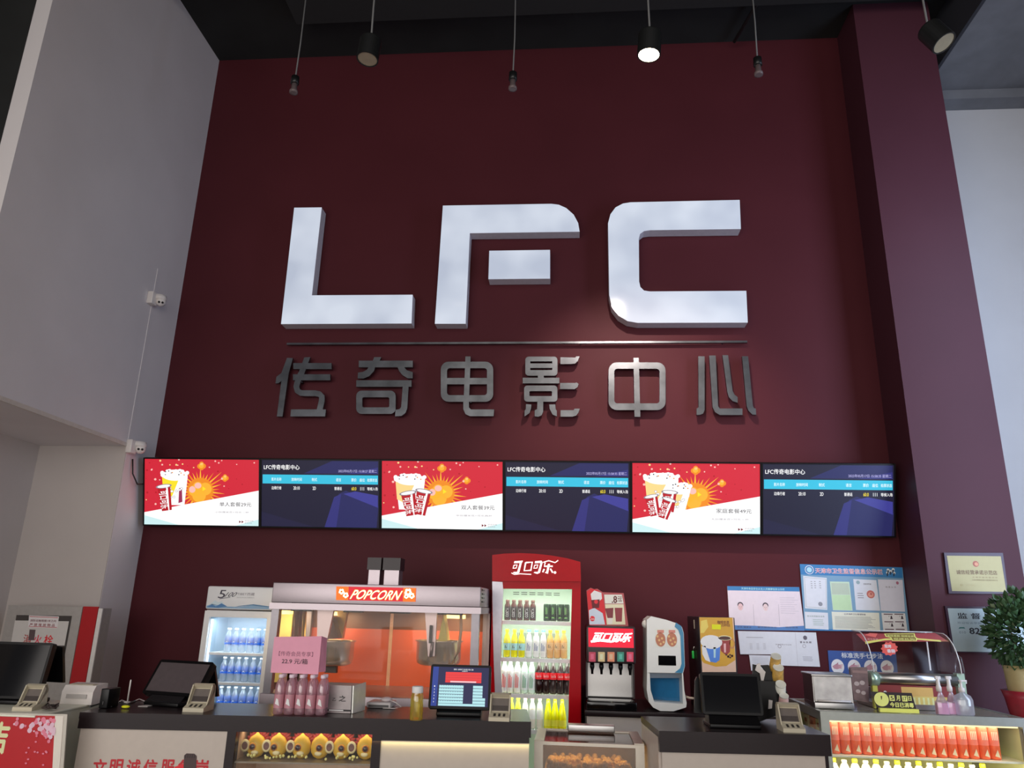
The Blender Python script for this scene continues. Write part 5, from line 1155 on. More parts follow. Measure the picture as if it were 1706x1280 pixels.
b = MB(); b.prism([q[0], q[3], q[2], q[1]], (0, .004, 0), C_((200, 135, 155), .6)); b.prism([q[3]+Vector((.001, 0, .01)), q[3]+Vector((.02, .05, .01)), q[2]+Vector((.012, .05, -.01)), q[2]+Vector((.001, 0, 0))], (.0, .003, 0), C_((190, 125, 145), .6)); b.build('paper', t)
A = Art(q[0]-Vector((0, .001, 0)), UX, UZ); A.ptext('【传奇会员专享】', (465, 1085), (522, 1085), 8, C_((120, 70, 90)), 1, .0); A.ptext('22.9 元/箱', (470, 1097), (513, 1098), 9, C_((60, 30, 45)), 1, .01); A.build('printed_text', t)
b = MB(); b.tube([base+Vector((.03, .03, .186)), base+Vector((.03, .03, .21))], .003, white_pl, 6); b.tube([base+Vector((.18, .03, .186)), base+Vector((.18, .03, .21))], .003, white_pl, 6)

# ================================================================== fire cabinet on the left wall
YFC = 5.55
t = thing('fire_cabinet', 'grey framed hydrant cabinet with red edge panel and white notices, behind the left tills', 'cabinet', (atY(90, 1100, YFC).x, YFC+.1, .8))
zb_ = .55
def dn(pts): # extend the last two points of a pixel list down to zb_ along the vertical
    w3 = strips(pts, YFC); return w3
gfr = M('cabinet_frame_grey', (150, 146, 142), .4, .3, gain=1.6)
def vpanel(u0, u1, vt, zlow, yy, m, d=.02, vtop2=None):
    a, c = atY(u0, vt, yy), atY(u1, vtop2 or vt, yy); bb = MB(); bb.box(a.x, c.x, yy, yy+d, zlow, (a.z+c.z)/2, m); return bb
vpanel(14, 171, 1012, zb_, YFC+.012, gfr, .12).build('housing', t)
b = vpanel(14, 138, 1010, zb_, YFC, gfr, .011); b.build('door_frame', t)
b = vpanel(139, 164, 1011, zb_, YFC, C_((150, 16, 22), .35), .011); b.build('red_panel', t)
b = vpanel(164.5, 171, 1014, zb_, YFC, M('cab_edge_white', (190, 186, 182), .5), .011); b.build('edge_strip', t)
b = vpanel(173, 177, 1020, zb_, YFC+.1, M('conduit_grey', (105, 92, 95), .5), .02); b.build('conduit', t)
A = Art(atY(90, 1100, YFC-.001), UX, UZ)
A.ppoly([(27.5, 1025), (120, 1026.5), (103, 1120), (10, 1120)][::-1], C_((60, 56, 54), .2), 0); A.ppoly([(25, 1034), (115, 1035.5), (107.5, 1076), (18, 1074)][::-1], C_((178, 174, 170), .5), 1)
A.ppoly([(48.5, 1025.5), (98.5, 1027.5), (95.5, 1047), (47, 1045.5)][::-1], C_((200, 190, 190), .5), 2)
for q in (((49.5, 1027), (97, 1029), (97, 1030), (49.5, 1028)), ((48, 1043.5), (95, 1045.3), (95, 1046.2), (48, 1044.4))): A.ppoly(q[::-1], C_((160, 60, 70)), 3)
A.ptext('消防设施周围1米之内', (51, 1032), (94, 1033.2), 4, C_((95, 35, 45)), 4, .01); A.ptext('严 禁 堆 放 物 品', (50, 1038.5), (92, 1040), 5, C_((120, 30, 40)), 4, .01)
A.ptext('消', (40.5, 1057), (54, 1057), 16, C_((150, 60, 60)), 2, .02); A.ptext('火', (58, 1058), (71, 1058), 16, C_((190, 40, 70)), 2, .02); A.ptext('栓', (75, 1058), (90, 1058), 17, C_((190, 30, 40)), 2, .02)
A.ppoly([(49.5, 1049), (59.5, 1049.5), (57, 1067), (47.5, 1067)][::-1], C_((80, 66, 68), .3), 3)
A.build('notices', t)

# ================================================================== notices on the wall
def board(name, lab, cat, quad, y, col, group=None, d=.008, frame=None):
    """quad: pixel TL, TR, BR, BL on the wall plane"""
    P = strips(quad, y); c = sum(P, Vector())/4
    t = thing(name, lab, cat, c, 0, group)
    b = MB(); b.prism([P[3], P[2], P[1], P[0]], (0, d, 0), col); b.build('frame' if frame else 'backing_sheet', t)
    A = Art(P[3]-Vector((0, .0006, 0)), UX, UZ)
    return t, A
def lines(A, q, n, m, lay, fill=.5, rd=None):
    (x0, y0), (x1, y1), (x2, y2), (x3, y3) = q; rd = rd or random.Random(n)
    for k in range(n):
        f0, f1 = (k+.2)/n, (k+.2+fill)/n; e = .75+.25*rd.random()
        L0 = (x0+(x3-x0)*f0, y0+(y3-y0)*f0); R0 = (x1+(x2-x1)*f0, y1+(y2-y1)*f0); L1_ = (x0+(x3-x0)*f1, y0+(y3-y0)*f1); R1 = (x1+(x2-x1)*f1, y1+(y2-y1)*f1)
        A.ppoly([L0, L1_, (L1_[0]+(R1[0]-L1_[0])*e, L1_[1]+(R1[1]-L1_[1])*e), (L0[0]+(R0[0]-L0[0])*e, L0[1]+(R0[1]-L0[1])*e)], m, lay)
YB_ = YW-.008
pap = C_((196, 184, 190), .55); papw = C_((200, 198, 206), .5); papg = C_((188, 190, 196), .5); blueH = C_((40, 105, 155), .35); blueL = C_((95, 150, 185), .4); inkg = C_((120, 115, 120)); inkd = C_((60, 50, 60)); seal = C_((170, 90, 80))
# staff notice
Q = lambda X, Y: (1200+X/5.331, 920+Y/5.331)
t, A = board('notice_board', 'wide white staff notice with thin blue header and two small portrait photos', 'notice', [Q(62, 303), Q(700, 312), Q(750, 700), Q(85, 690)], YB_, pap)
A.ppoly([Q(62, 303), Q(85, 690), Q(750, 700), Q(700, 312)], pap, 1)
A.ppoly([Q(62, 303), Q(64, 340), Q(704, 351), Q(700, 312)], blueH, 2); A.ppoly([Q(82, 650), Q(85, 690), Q(750, 700), Q(744, 655), (Q(520, 668)), Q(300, 655)], C_((70, 110, 160), .4), 2)
A.ptext('天津市食品安全从业人员健康信息公示栏', Q(185, 314), Q(570, 322), 20/5.33, C_((150, 205, 225)), 3, .01)
for X in (290, 515): A.ppoly([Q(X, 465), Q(X+10, 655), Q(X+14, 655), Q(X+4, 465)], C_((165, 155, 162)), 2)
for X, Y, sk in ((178, 490, (205, 165, 165)), (401, 495, (205, 175, 175))):
    A.disc(*A.px(*Q(X, Y-20)), .022, .022, inkd, 3); A.disc(*A.px(*Q(X+1, Y-3)), .019, .027, C_(sk), 4)
    for dx in (-8, 9): A.disc(*A.px(*Q(X+1+dx, Y-4)), .0026, .0018, inkd, 5, 8)
    A.ppoly([Q(X, Y-3), Q(X-2, Y+6), Q(X+4, Y+6)], C_((180, 135, 135)), 5); A.ppoly([Q(X-6, Y+11), Q(X+8, Y+11), Q(X+1, Y+14)], C_((165, 100, 100)), 5)
    A.ppoly([Q(X-18, Y+45), Q(X+22, Y+45), Q(X+12, Y+22), Q(X-8, Y+22)], C_((210, 185, 190)), 3)
lines(A, [Q(525, 400), Q(690, 402), Q(700, 560), Q(540, 555)], 8, C_((178, 168, 175)), 2, .25)
A.ptext('姓名 健康证', Q(150, 658), Q(275, 662), 2.5, inkd, 3); A.ptext('餐饮服务从业', Q(330, 660), Q(500, 664), 2.5, inkd, 3); A.ptext('岗位信息', Q(580, 662), Q(690, 666), 2.5, inkd, 3)
A.build('printed_sheet', t)
# health supervision board
t, A = board('notice_board', 'large blue supervision notice board with red-white title and several documents', 'notice', [Q(706, 107), Q(1617, 137), Q(1682, 712), Q(752, 695)], YB_, blueH)
A.ppoly([Q(706, 107), Q(752, 695), Q(1682, 712), Q(1617, 137)], C_((100, 135, 160), .35), 1)
A.ppoly([Q(706, 107), Q(714, 200), Q(1621, 232), Q(1614, 137)], blueH, 2); A.ppoly([Q(750, 680), Q(752, 697), Q(1440, 708), Q(1438, 695)], blueH, 2)
A.ptext('天津市卫生监督信息公示栏', Q(838, 140), Q(1440, 160), 50/5.33, C_((225, 225, 235)), 3, .05); A.ptext('天津市卫生监督信息公示栏', Q(842, 143), Q(1436, 162), 46/5.33, C_((175, 60, 80)), 4, .0)
A.disc(*A.px(*Q(790, 158)), .034, .034, C_((200, 215, 225)), 3); A.disc(*A.px(*Q(790, 158)), .029, .029, blueH, 4); A.disc(*A.px(*Q(790, 158)), .020, .020, C_((150, 185, 205)), 5)
for dx, dy in ((-25, -10), (20, -14), (-2, 2), (-30, 15), (28, 16)): A.disc(*A.px(*Q(1515+dx, 170+dy)), .011, .011, C_((190, 195, 200)), 3); A.ppoly([Q(1508+dx, 172+dy), Q(1508+dx, 200+dy), Q(1516+dx, 200+dy), Q(1522+dx, 172+dy)], C_((25, 35, 50)), 4)
docs = [([(735, 212), (945, 230), (950, 515), (752, 500)], papg, (900, 460)), ([(972, 262), (1145, 265), (1175, 522), (1000, 518)], C_((170, 188, 165), .5), None), ([(1180, 240), (1385, 250), (1420, 522), (1205, 515)], papg, None), ([(1398, 243), (1618, 248), (1640, 530), (1425, 522)], C_((185, 185, 205), .35), None),
        ([(748, 530), (955, 540), (962, 690), (757, 680)], papg, None), ([(988, 530), (1410, 540), (1420, 700), (1000, 690)], C_((205, 200, 180), .5), None), ([(1430, 540), (1640, 545), (1662, 705), (1448, 700)], papw, None)]
for q, m, s_ in docs: A.ppoly([Q(*p) for p in (q[0], q[3], q[2], q[1])], m, 3)
for q in ([(745, 222), (940, 238), (944, 505), (760, 490)],): A.ppoly([Q(*p) for p in (q[0], q[3], q[2], q[1])], C_((165, 170, 172)), 4); A.ppoly([Q(*p) for p in ((750, 228), (766, 485), (939, 498), (934, 244))], papg, 5)
for X in (800, 830, 875): lines(A, [Q(X, 255), Q(X+18, 257), Q(X+25, 330), Q(X+6, 328)], 4, C_((140, 140, 145)), 6, .4)
A.disc(*A.px(*Q(888, 462)), .016, .016, C_((120, 122, 130)), 6)
A.ppoly([Q(992, 383), Q(1003, 512), Q(1165, 516), Q(1150, 383)], C_((165, 190, 150)), 4); A.ppoly([Q(985, 276), Q(992, 376), Q(1150, 378), Q(1138, 279)], C_((160, 172, 152)), 4)
A.disc(*A.px(*Q(1222, 270)), .014, .014, C_((130, 150, 155)), 4); A.ptext('卫生许可证', Q(1268, 277), Q(1338, 280), 14/5.33, inkd, 4, .02); lines(A, [Q(1215, 360), Q(1275, 362), Q(1285, 420), Q(1222, 418)], 3, inkg, 4, .3); A.disc(*A.px(*Q(1335, 376)), .030, .030, seal, 4); A.disc(*A.px(*Q(1335, 380)), .02, .018, C_((190, 130, 110)), 5); A.ppoly([Q(1325, 376), Q(1332, 366), Q(1345, 366), Q(1346, 386), Q(1338, 378)], C_((150, 60, 60)), 6)
A.ptext('信 息 公 示', Q(1465, 303), Q(1560, 308), 15/5.33, inkg, 4, .01); A.disc(*A.px(*Q(1572, 275)), .010, .012, C_((150, 90, 110)), 4)
A.ptext('营业执照副本信息', Q(770, 562), Q(925, 568), 14/5.33, C_((100, 120, 110)), 4); lines(A, [Q(820, 595), Q(935, 598), Q(940, 660), Q(828, 655)], 4, C_((150, 165, 160)), 4, .4)
A.ptext('公共场所卫生管理制度', Q(1098, 543), Q(1290, 549), 16/5.33, inkd, 4, .01); lines(A, [Q(1015, 570), Q(1385, 578), Q(1395, 690), Q(1022, 680)], 11, C_((110, 108, 105)), 4, .28)
for i in range(2):
    for j in range(3):
        X, Y = 1450+i*95+j*6, 548+j*67; A.ppoly([Q(X, Y), Q(X+1, Y+8), Q(X+80, Y+10), Q(X+79, Y+2)], C_((75, 40, 55)), 4)
        if j < 2: A.disc(*A.px(*Q(X+68, Y+27)), .006, .007, C_((50, 35, 45)), 4, 8); A.ppoly([Q(X+58, Y+47), Q(X+82, Y+48), Q(X+76, Y+33), Q(X+62, Y+33)], C_((50, 35, 45)), 4); A.ptext('咨', Q(X+42, Y+18), Q(X+52, Y+18), 2, inkd, 4)
A.build('printed_sheet', t)
# licences
t, A = board('licence_sheet', 'grey-white licence sheets taped under the staff notice', 'document', [Q(155, 702), Q(850, 715), Q(872, 910), Q(178, 905)], YB_, papg)
for i_, q in enumerate(([(155, 702), (680, 712), (690, 912), (178, 908)], [(520, 711), (850, 715), (886, 1020), (535, 1008)])): A.ppoly([Q(*p) for p in (q[0], q[3], q[2], q[1])], papg, 1+i_)
A.ppoly([Q(664, 715), Q(688, 1010), Q(691, 1010), Q(667, 715)], C_((165, 165, 170)), 3)
lines(A, [Q(230, 752), Q(420, 756), Q(421, 768), Q(231, 764)], 1, C_((150, 150, 155)), 3, .5)
for X in (260, 320, 380): lines(A, [Q(X, 810), Q(X+25, 811), Q(X+28, 870), Q(X+3, 868)], 5, C_((165, 165, 170)), 3, .4)
A.ptext('经营范围许可证明', Q(490, 815), Q(630, 820), 2.2, inkg, 3); A.disc(*A.px(*Q(526, 838)), .013, .013, inkg, 3); A.disc(*A.px(*Q(526, 838)), .010, .010, papg, 4)
A.disc(*A.px(*Q(753, 762)), .015, .016, C_((85, 80, 90)), 3); A.ptext('营 业 执 照', Q(706, 792), Q(808, 796), 17/5.33, inkd, 3, .02); A.disc(*A.px(*Q(745, 836)), .013, .013, inkg, 3); A.disc(*A.px(*Q(745, 836)), .0105, .0105, papg, 4)
lines(A, [Q(730, 925), Q(835, 930), Q(842, 975), Q(738, 970)], 4, C_((150, 150, 158)), 3, .4)
A.build('printed_sheet', t)
t, A = board('licence_sheet', 'small pale sheet below the licence sheets, partly behind the cup stacks', 'document', [Q(256, 915), Q(470, 920), Q(490, 1060), Q(275, 1055)], YB_, papg)
lines(A, [Q(280, 935), Q(440, 938), Q(450, 1000), Q(290, 995)], 5, C_((165, 165, 170)), 1, .3); A.build('printed_sheet', t)
# hand washing poster
t, A = board('hand_washing_poster', 'dark blue hand washing poster with white title and round pictures', 'poster', [Q(955, 875), Q(1560, 892), Q(1580, 1125), Q(975, 1110)], YB_, C_((40, 70, 130), .4))
A.ptext('标准洗手七步法', Q(1072, 892), Q(1442, 912), 48/5.33, C_((190, 200, 225)), 1, .02)
for X, Y in ((1043, 1018), (1190, 1022), (1335, 1026), (1482, 1028)):
    A.disc(*A.px(*Q(X, Y)), .047, .053, C_((205, 200, 210)), 1, 24)
    A.ppoly([Q(X-48, Y-2), Q(X-20, Y-22), Q(X+8, Y-20), Q(X+30, Y-6), Q(X+28, Y+14), Q(X-5, Y+24), Q(X-30, Y+20)], C_((165, 120, 130)), 2)
    for k in range(4): A.ppoly([Q(X+4, Y-16+9*k), Q(X+44-3*k, Y-20+11*k), Q(X+46-3*k, Y-14+11*k), Q(X+6, Y-10+9*k)], C_((178, 135, 142)), 3+k*.2)
    A.ppoly([Q(X-18, Y-18), Q(X-2, Y-36), Q(X+6, Y-33), Q(X-4, Y-14)], C_((150, 105, 118)), 4)
A.build('printed_pictures', t)
# plaques on the column
R_ = lambda X, Y: (1540+X/5.82, 900+Y/5.82)
gold = M('gold_plate', (168, 156, 106), .4, .2, gain=.92, var=.02); violetwood = M('plaque_frame_dark', (58, 32, 52), .35, gain=1.0)
t, A = board('gold_plaque', 'framed gold plaque with dark engraved characters high on the column', 'plaque', [R_(190, 122), R_(762, 125), R_(815, 522), R_(238, 520)], YC-.022, violetwood, d=.022, frame=True)
A.ppoly([R_(218, 152), R_(268, 495), R_(795, 503), R_(740, 158)], gold, 1)
A.disc(*A.px(*R_(498, 232)), .021, .021, C_((140, 75, 60)), 2); A.disc(*A.px(*R_(503, 234)), .013, .013, C_((185, 130, 100)), 3)
A.ptext('诚信经营承诺示范店', R_(305, 288), R_(702, 296), 44/5.82, C_((90, 65, 40)), 2, .02); A.ptext('天 津 市 商 务 委 员 会', R_(462, 354), R_(708, 360), 14/5.82, C_((100, 80, 50)), 2); A.ptext('天津市消费者协会放心消费创建活动办公室', R_(462, 380), R_(710, 386), 14/5.82, C_((100, 80, 50)), 2)
A.ptext('编 号', R_(345, 425), R_(372, 425), 24/5.82, C_((120, 100, 60)), 2); A.ptext('二〇一九', R_(398, 432), R_(485, 436), 14/5.82, C_((130, 110, 70)), 2); A.build('engraved_plate', t)
silver = M('silver_plate', (150, 162, 162), .4, .2, gain=1.3, var=.02)
t, A = board('silver_plaque', 'silver hotline plaque with large black phone number, partly behind the plant', 'plaque', [R_(200, 640), R_(985, 655), R_(1015, 1105), R_(270, 1092)], YC-.022, violetwood, d=.022, frame=True)
A.ppoly([R_(225, 662), R_(290, 1080), R_(995, 1093), R_(960, 672)], silver, 1); K_ = C_((30, 30, 36))
A.ptext('监 督 电 话', R_(315, 705), R_(800, 712), 58/5.82, K_, 2, .02); A.ptext('欢迎投诉举报 消费维权', R_(318, 790), R_(720, 796), 24/5.82, C_((85, 95, 100)), 2)
A.ptext('822199', R_(430, 850), R_(745, 856), 62/5.82, K_, 2, .03); A.ptext('010', R_(336, 884), R_(400, 884), 22/5.82, C_((85, 95, 100)), 2)
A.ppoly([R_(330, 862), R_(340, 846), R_(385, 846), R_(397, 862), R_(380, 858), R_(350, 858)], C_((40, 90, 85)), 2)
A.ptext('市场监督管理局', R_(575, 985), R_(770, 990), 36/5.82, C_((110, 112, 120)), 2); A.build('engraved_plate', t)

# ================================================================== things on the lit display case
KT = KZ+.001
t = thing('steel_tray_box', 'steel box with glass front standing at the left end of the lit display case', 'box', (atY(1388, 1180, 5.1).x, 5.15, KT))
y_ = 5.10; pf = strips([(1358, 1181), (1354, 1127), (1417, 1131), (1424, 1183)], y_); pf[0].z = pf[3].z = KT
b = MB(); x0, x1 = pf[0].x, pf[3].x; zt_ = pf[1].z
b.box(x0, x1, y_, y_+.22, KT, KT+.035, steel, .003); b.box(x0, x0+.006, y_+.01, y_+.21, KT+.035, zt_, steel); b.box(x1-.006, x1, y_+.01, y_+.21, KT+.035, zt_, steel); b.box(x0+.006, x1-.006, y_+.2, y_+.21, KT+.035, zt_, steel); b.build('steel_housing', t)
b = MB(); b.box(x0-.008, x1+.004, y_-.005, y_+.22, zt_, zt_+.014, steel, .004); b.build('lid', t)
b = MB(); b.hexa([(x0+.006, y_, KT+.04), (x1-.006, y_, KT+.04), (x1-.006, y_+.008, KT+.04), (x0+.006, y_+.008, KT+.04), (x0+.006, y_+.004, zt_), (x1-.006, y_+.004, zt_), (x1-.006, y_+.012, zt_), (x0+.006, y_+.012, zt_)], M('frosted_front', (150, 146, 142), .2, .2, gain=1.7, var=.2, nscale=14)); b.build('front_pane', t)
b = MB(); b.tube([(x0+.02, y_-.006, KT+.045), (x1-.02, y_-.006, KT+.045)], .006, white_pl, 8); b.build('handle', t)
# snack pouch
P_ = lambda X, Y: (1300+X/7.108, 1100+Y/7.108)
t = thing('snack_pouch', 'dark brown printed pouch leaning beside the curved glass warmer', 'pouch', (atY(1435, 1172, 5.12).x, 5.14, KT))
q = strips([P_(870, 470), P_(845, 250), P_(832, 92), P_(930, 88), P_(1030, 90), P_(1045, 300), P_(1050, 505), P_(960, 490)], 5.125); 
for p in q: p.z = max(p.z, KT)
b = MB(); b.prism(q[::-1], (.0, .035, 0), M('pouch_brown', (88, 70, 70), .3, .2, gain=1.7, var=.25, nscale=25)); b.build('pouch_body', t)
A = Art(q[0]-Vector((0, .001, 0)), UX, UZ)
for X, Y, r in ((905, 280, .016), (970, 270, .016), (920, 370, .014), (985, 390, .014)): A.disc(*A.px(*P_(X, Y)), r, r*.8, C_((150, 135, 130)), 1)
A.ppoly([P_(850, 120), P_(855, 150), P_(1030, 160), P_(1030, 130)], C_((120, 95, 90)), 1); A.build('pouch_print', t)
# curved glass warmer
wb_, wf_ = 5.50, 5.18
X0, X1 = atY(1419, 1053, wb_).x, atY(1554, 1053, wb_).x; wzt = atY(1480, 1052, wb_).z; wzl = atY(1520, 1122, wf_).z
t = thing('sausage_warmer', 'countertop sausage warmer with curved clear glass and red stickers', 'warmer', ((X0+X1)/2, 5.3, KT))
b = MB(); b.box(X0, X1, wf_+.02, wb_+.04, KT, KT+.03, steel); b.box(X0, X1, wb_, wb_+.04, KT+.03, KT+.10, steel); b.build('base', t)
arc = [(wb_, wzt)]
for k in range(1, 9):
    th = k/8*PI/2; arc.append((wb_-.10-(wb_-.10-wf_)*math.sin(th), wzl+(wzt-wzl)*math.cos(th)**.9 if k < 8 else wzl))
gg_ = glass('warmer_glass', (.96, .95, .95), .012, .25)
b = MB()
for j in range(len(arc)-1):
    (ya, za), (yb2, zb2) = arc[j], arc[j+1]; b.face([(X0, ya, za), (X1, ya, za), (X1, yb2, zb2), (X0, yb2, zb2)], gg_, True)
for x in (X0, X1): b.face([(x, wb_, wzl)]+[(x, y, z) for y, z in arc], gg_)
b.build('curved_glass', t)
edge = M('glass_edge', (190, 190, 180), .15, gain=1.9)
for x in (X0, X1): b = MB(); b.tube([(x, y, z) for y, z in arc], .0035, edge, 6); b.build('glass_edge', t)
b = MB(); b.tube([(X0, wb_, wzt), (X1, wb_, wzt)], .004, edge, 6); b.build('glass_edge', t)
b = MB(); b.box(atY(1548, 1100, wb_).x-.004, atY(1548, 1100, wb_).x+.004, wb_-.004, wb_+.004, wzl, wzt, edge); b.build('rear_strut', t)
b = MB(); b.lathe([(.034, X0+.02), (.034, X1-.02)], (0, wf_+.035, wzl-.035), steel, 16, axis='x'); b.build('roller_cover', t)
b = MB(); b.lathe([(.043, X0-.02), (.045, X0-.015), (.045, X0+.03)], (0, wf_+.035, wzl-.04), M('end_cap', (150, 170, 150), .25, .6, gain=1.5), 18, axis='x'); b.box(X0-.01, X0+.02, wf_+.02, wf_+.05, KT, wzl-.06, M('strut_yellow', (170, 165, 70), .4)); b.build('end_cap', t)
b = MB(); b.box(X1-.025, X1+.02, wf_+.01, wf_+.06, wzl-.20 if wzl-.2 > KT else KT, wzl+.005, M('end_post', (150, 170, 150), .3, .4, gain=1.5)); b.build('end_post', t)
A = Art((X0+.02, wf_+.04, KT), UX, UZ); wdt = X1-X0-.05; fp = MB(); A.mb = fp
fz = wzl-.075-KT
A.rect(0, .03, wdt, fz, C_((118, 42, 42), .4), 0); A.rect(.12, .02, .42, fz*.55, C_((190, 170, 95), .4), 1); A.rect(.15, fz*.55, .34, fz-.01, C_((185, 150, 85), .4), 1); A.rect(.42, .02, wdt, fz*.3, C_((200, 185, 110), .4), 1)
for k in range(9): A.rect(.16+.028*k, .03, .172+.028*k, fz*.5, C_((215, 205, 140), .4), 2)
A.disc(.05, fz*.6, .014, .02, C_((235, 225, 215)), 2); A.build('front_print', t)
A = Art((0, wb_-.075, 0), UX, UZ, eps=.0008)
A.ppoly([(1426, 1056), (1440, 1070), (1580, 1069), (1558, 1055)], C_((140, 45, 48), .4), 1)
S5 = lambda X, Y: (1400+X/5.12, 1030+Y/5.12)
A.ppoly([S5(210, 200), S5(215, 222), S5(380, 190), S5(600, 180), S5(860, 203), S5(850, 188), S5(600, 168), S5(380, 175)], C_((225, 190, 95)), 2)
A.ppoly([S5(372, 133), S5(385, 160), S5(425, 168), S5(440, 195), S5(650, 198), S5(655, 172), S5(640, 160), S5(632, 130)], C_((215, 215, 100)), 3); A.ppoly([S5(385, 138), S5(395, 156), S5(432, 163), S5(448, 190), S5(640, 193), S5(644, 172), S5(628, 160), S5(624, 136)], C_((110, 90, 30)), 4)
A.ptext('美味香肠 现烤现卖', S5(396, 142), S5(622, 142), 3.5, C_((225, 225, 110)), 5, .01); A.ptext('现烤热狗', S5(450, 168), S5(630, 168), 4, C_((225, 225, 110)), 5, .01)
A.ppoly([S5(205, 145), S5(250, 128), S5(318, 132), S5(300, 165)], C_((200, 90, 80)), 2); A.ptext('美味香肠', S5(228, 172), S5(320, 174), 3, C_((220, 150, 140)), 2)
cx_, cy_ = 418, 262
A.ppoly([S5(cx_+(75 if k % 2 else 62)*math.cos(2*PI*k/22)*1.0, cy_+(62 if k % 2 else 52)*math.sin(2*PI*k/22)) for k in range(22)][::-1], C_((215, 75, 65), .4), 2)
A.ptext('现烤', S5(372, 225), S5(432, 232), 6, C_((245, 215, 205)), 3, .03); A.ptext('香肠', S5(395, 265), S5(465, 270), 6, C_((245, 215, 205)), 3, .03)
A.build('stickers', t)
b = MB(); b.tube([atY(u, v, 5.22) for u, v in ((1593, 1130), (1592, 1105), (1594, 1096), (1597, 1093), (1601, 1096), (1606, 1115), (1609, 1136))], .0045, acryl, 6); b.ball(atY(1609, 1138, 5.22), .007, white_pl, 8); b.build('clear_loop', t)
# date card
t = thing('date_card', 'black card reading 5月17日 with yellow circle, leaning on the warmer', 'card', (atY(1490, 1186, 5.05).x, 5.05, KT))
q = strips([(1463, 1184), (1450, 1154), (1519, 1156.5), (1528, 1187)], 5.05); b = MB()
lift = KT-min(p.z for p in q)+.008; 
for p in q: p.z += max(0, lift)
b.prism([q[0], q[3], q[2], q[1]], (0, .003, 0), C_((30, 18, 22), .35)); b.build('card', t)
A = Art(q[0]-Vector((0, .001, 0)), UX, UZ); cy5 = C_((230, 215, 110), .4)
A.disc(*A.px(1468.5, 1165.5), .043, .040, cy5, 1, 24); A.ppoly([(1467, 1160), (1468, 1166), (1469, 1166), (1469.5, 1160)], C_((60, 50, 30)), 2)
for (u0, u1, v0, ch) in ((1481, 1489, 1158.5, '5'), (1502, 1510, 1159.5, '17')):
    A.ppoly([(u0, v0), (u0+1.5, v0+9.5), (u1+2, v0+9.8), (u1+.5, v0+.2)], cy5, 1); A.ptext(ch, (u0+2, v0+1.5), (u1-.5, v0+1.5), 6.5, C_((30, 18, 22)), 2, .02)
A.ptext('月', (1492.5, 1159), (1499, 1159), 9, cy5, 1, .03); A.ptext('日', (1512, 1160), (1518, 1160), 8, cy5, 1, .03)
A.ptext('今日已消毒', (1482, 1170), (1522, 1171.5), 8.5, cy5, 1, .04); A.build('card_lettering', t)
b = MB(); b.box(q[0].x, q[3].x, 5.02, 5.045, KT, KT+.022, C_((220, 205, 90), .4)); b.build('yellow_strip', t)
# sanitiser bottles
def spray(u, l):
    p = atZ(u, 1191, KT); t = thing('spray_bottle', l, 'bottle', p, 0, 'pink spray bottles on the lit display case')
    b = MB(); b.box(p.x-.034, p.x+.034, p.y-.02, p.y+.02, KT, KT+.075, glass('spray_clear', (.97, .9, .94), .10, .05, .35, (.82, .70, .78)), .006); b.lathe([(.030, .075), (.012, .12), (.010, .13)], (p.x, p.y, KT), MATS['spray_clear'], 12, sy=.5); b.build('bottle_body', t)
    b = MB(); b.box(p.x-.03, p.x+.03, p.y-.0175, p.y+.0175, KT+.004, KT+.065, C_((205, 150, 175), .3)); b.build('pink_liquid', t)
    b = MB(); b.lathe([(.015, .128), (.016, .15), (.011, .165), (.010, .20), (.008, .215)], (p.x-.005, p.y, KT), white_pl, 12); b.box(p.x-.02, p.x+.012, p.y-.008, p.y+.008, KT+.195, KT+.215, white_pl, .003); b.build('spray_head', t)
spray(1571, 'clear spray bottle with pink liquid, left one of two on the lit display case'); spray(1589, 'clear spray bottle with pink liquid, beside the round pump bottle')
p = atZ(1608, 1192, KT); t = thing('pump_bottle', 'clear rounded hand sanitiser bottle with white pump on the lit display case', 'bottle', p)
b = MB(); b.lathe([(.05, 0), (.055, .008), (.055, .085), (.045, .108), (.018, .122), (.016, .13)], p, glass('gel_clear', (.92, .92, .97), .10, .06, .45, (.80, .80, .86)), 18, sy=.7); b.build('bottle_body', t)
b = MB(); b.lathe([(.018, .128), (.018, .15), (.007, .155), (.007, .185), (.012, .188), (.012, .195)], p, white_pl, 12); b.box(p.x-.006, p.x+.035, p.y-.006, p.y+.006, KT+.186, KT+.196, white_pl, .002); b.build('pump', t)

# ================================================================== cup organiser and cups on the till counter
bp = atZ(1288, 1200, CZ2); oy = 4.30
t = thing('cup_organiser', 'black cup organiser behind the blank till, holding paper cup stacks', 'cup holder', (atY(1285, 1190, oy).x, oy+.05, CZ2))
G7 = lambda X, Y: (1140+X/7.53, 1060+Y/7.53)
def blk_(pts, y, d, nm='compartment'):
    q = strips([G7(*p) for p in pts], y)
    for p in q: p.z = max(p.z, CZ2+.001)
    b = MB(); b.prism(q[::-1], (0, d, 0), black_pl); b.build(nm, t)
blk_([(865, 355), (905, 365), (920, 400), (890, 430), (950, 460), (975, 560), (1000, 640), (860, 640)], oy+.06, .02, 'rear_flap'); blk_([(965, 370), (1060, 365), (1085, 440), (1115, 455), (1115, 570), (1000, 560), (1005, 420)], oy+.05, .03, 'side_flap')
blk_([(860, 560), (1160, 570), (1200, 680), (1200, 850), (1150, 1000), (940, 1080), (860, 1080)], oy+.01, .10, 'organiser_body'); blk_([(1190, 680), (1290, 690), (1330, 950), (1240, 990), (1150, 980), (1160, 860)], oy+.03, .08, 'right_compartment')
b = MB(); b.prism(strips([G7(*p) for p in ((890, 430), (915, 355), (950, 340), (965, 400), (1020, 450), (995, 560), (965, 560), (950, 470))], oy+.04)[::-1], (0, .012, 0), white_pl); b.build('white_lid', t)
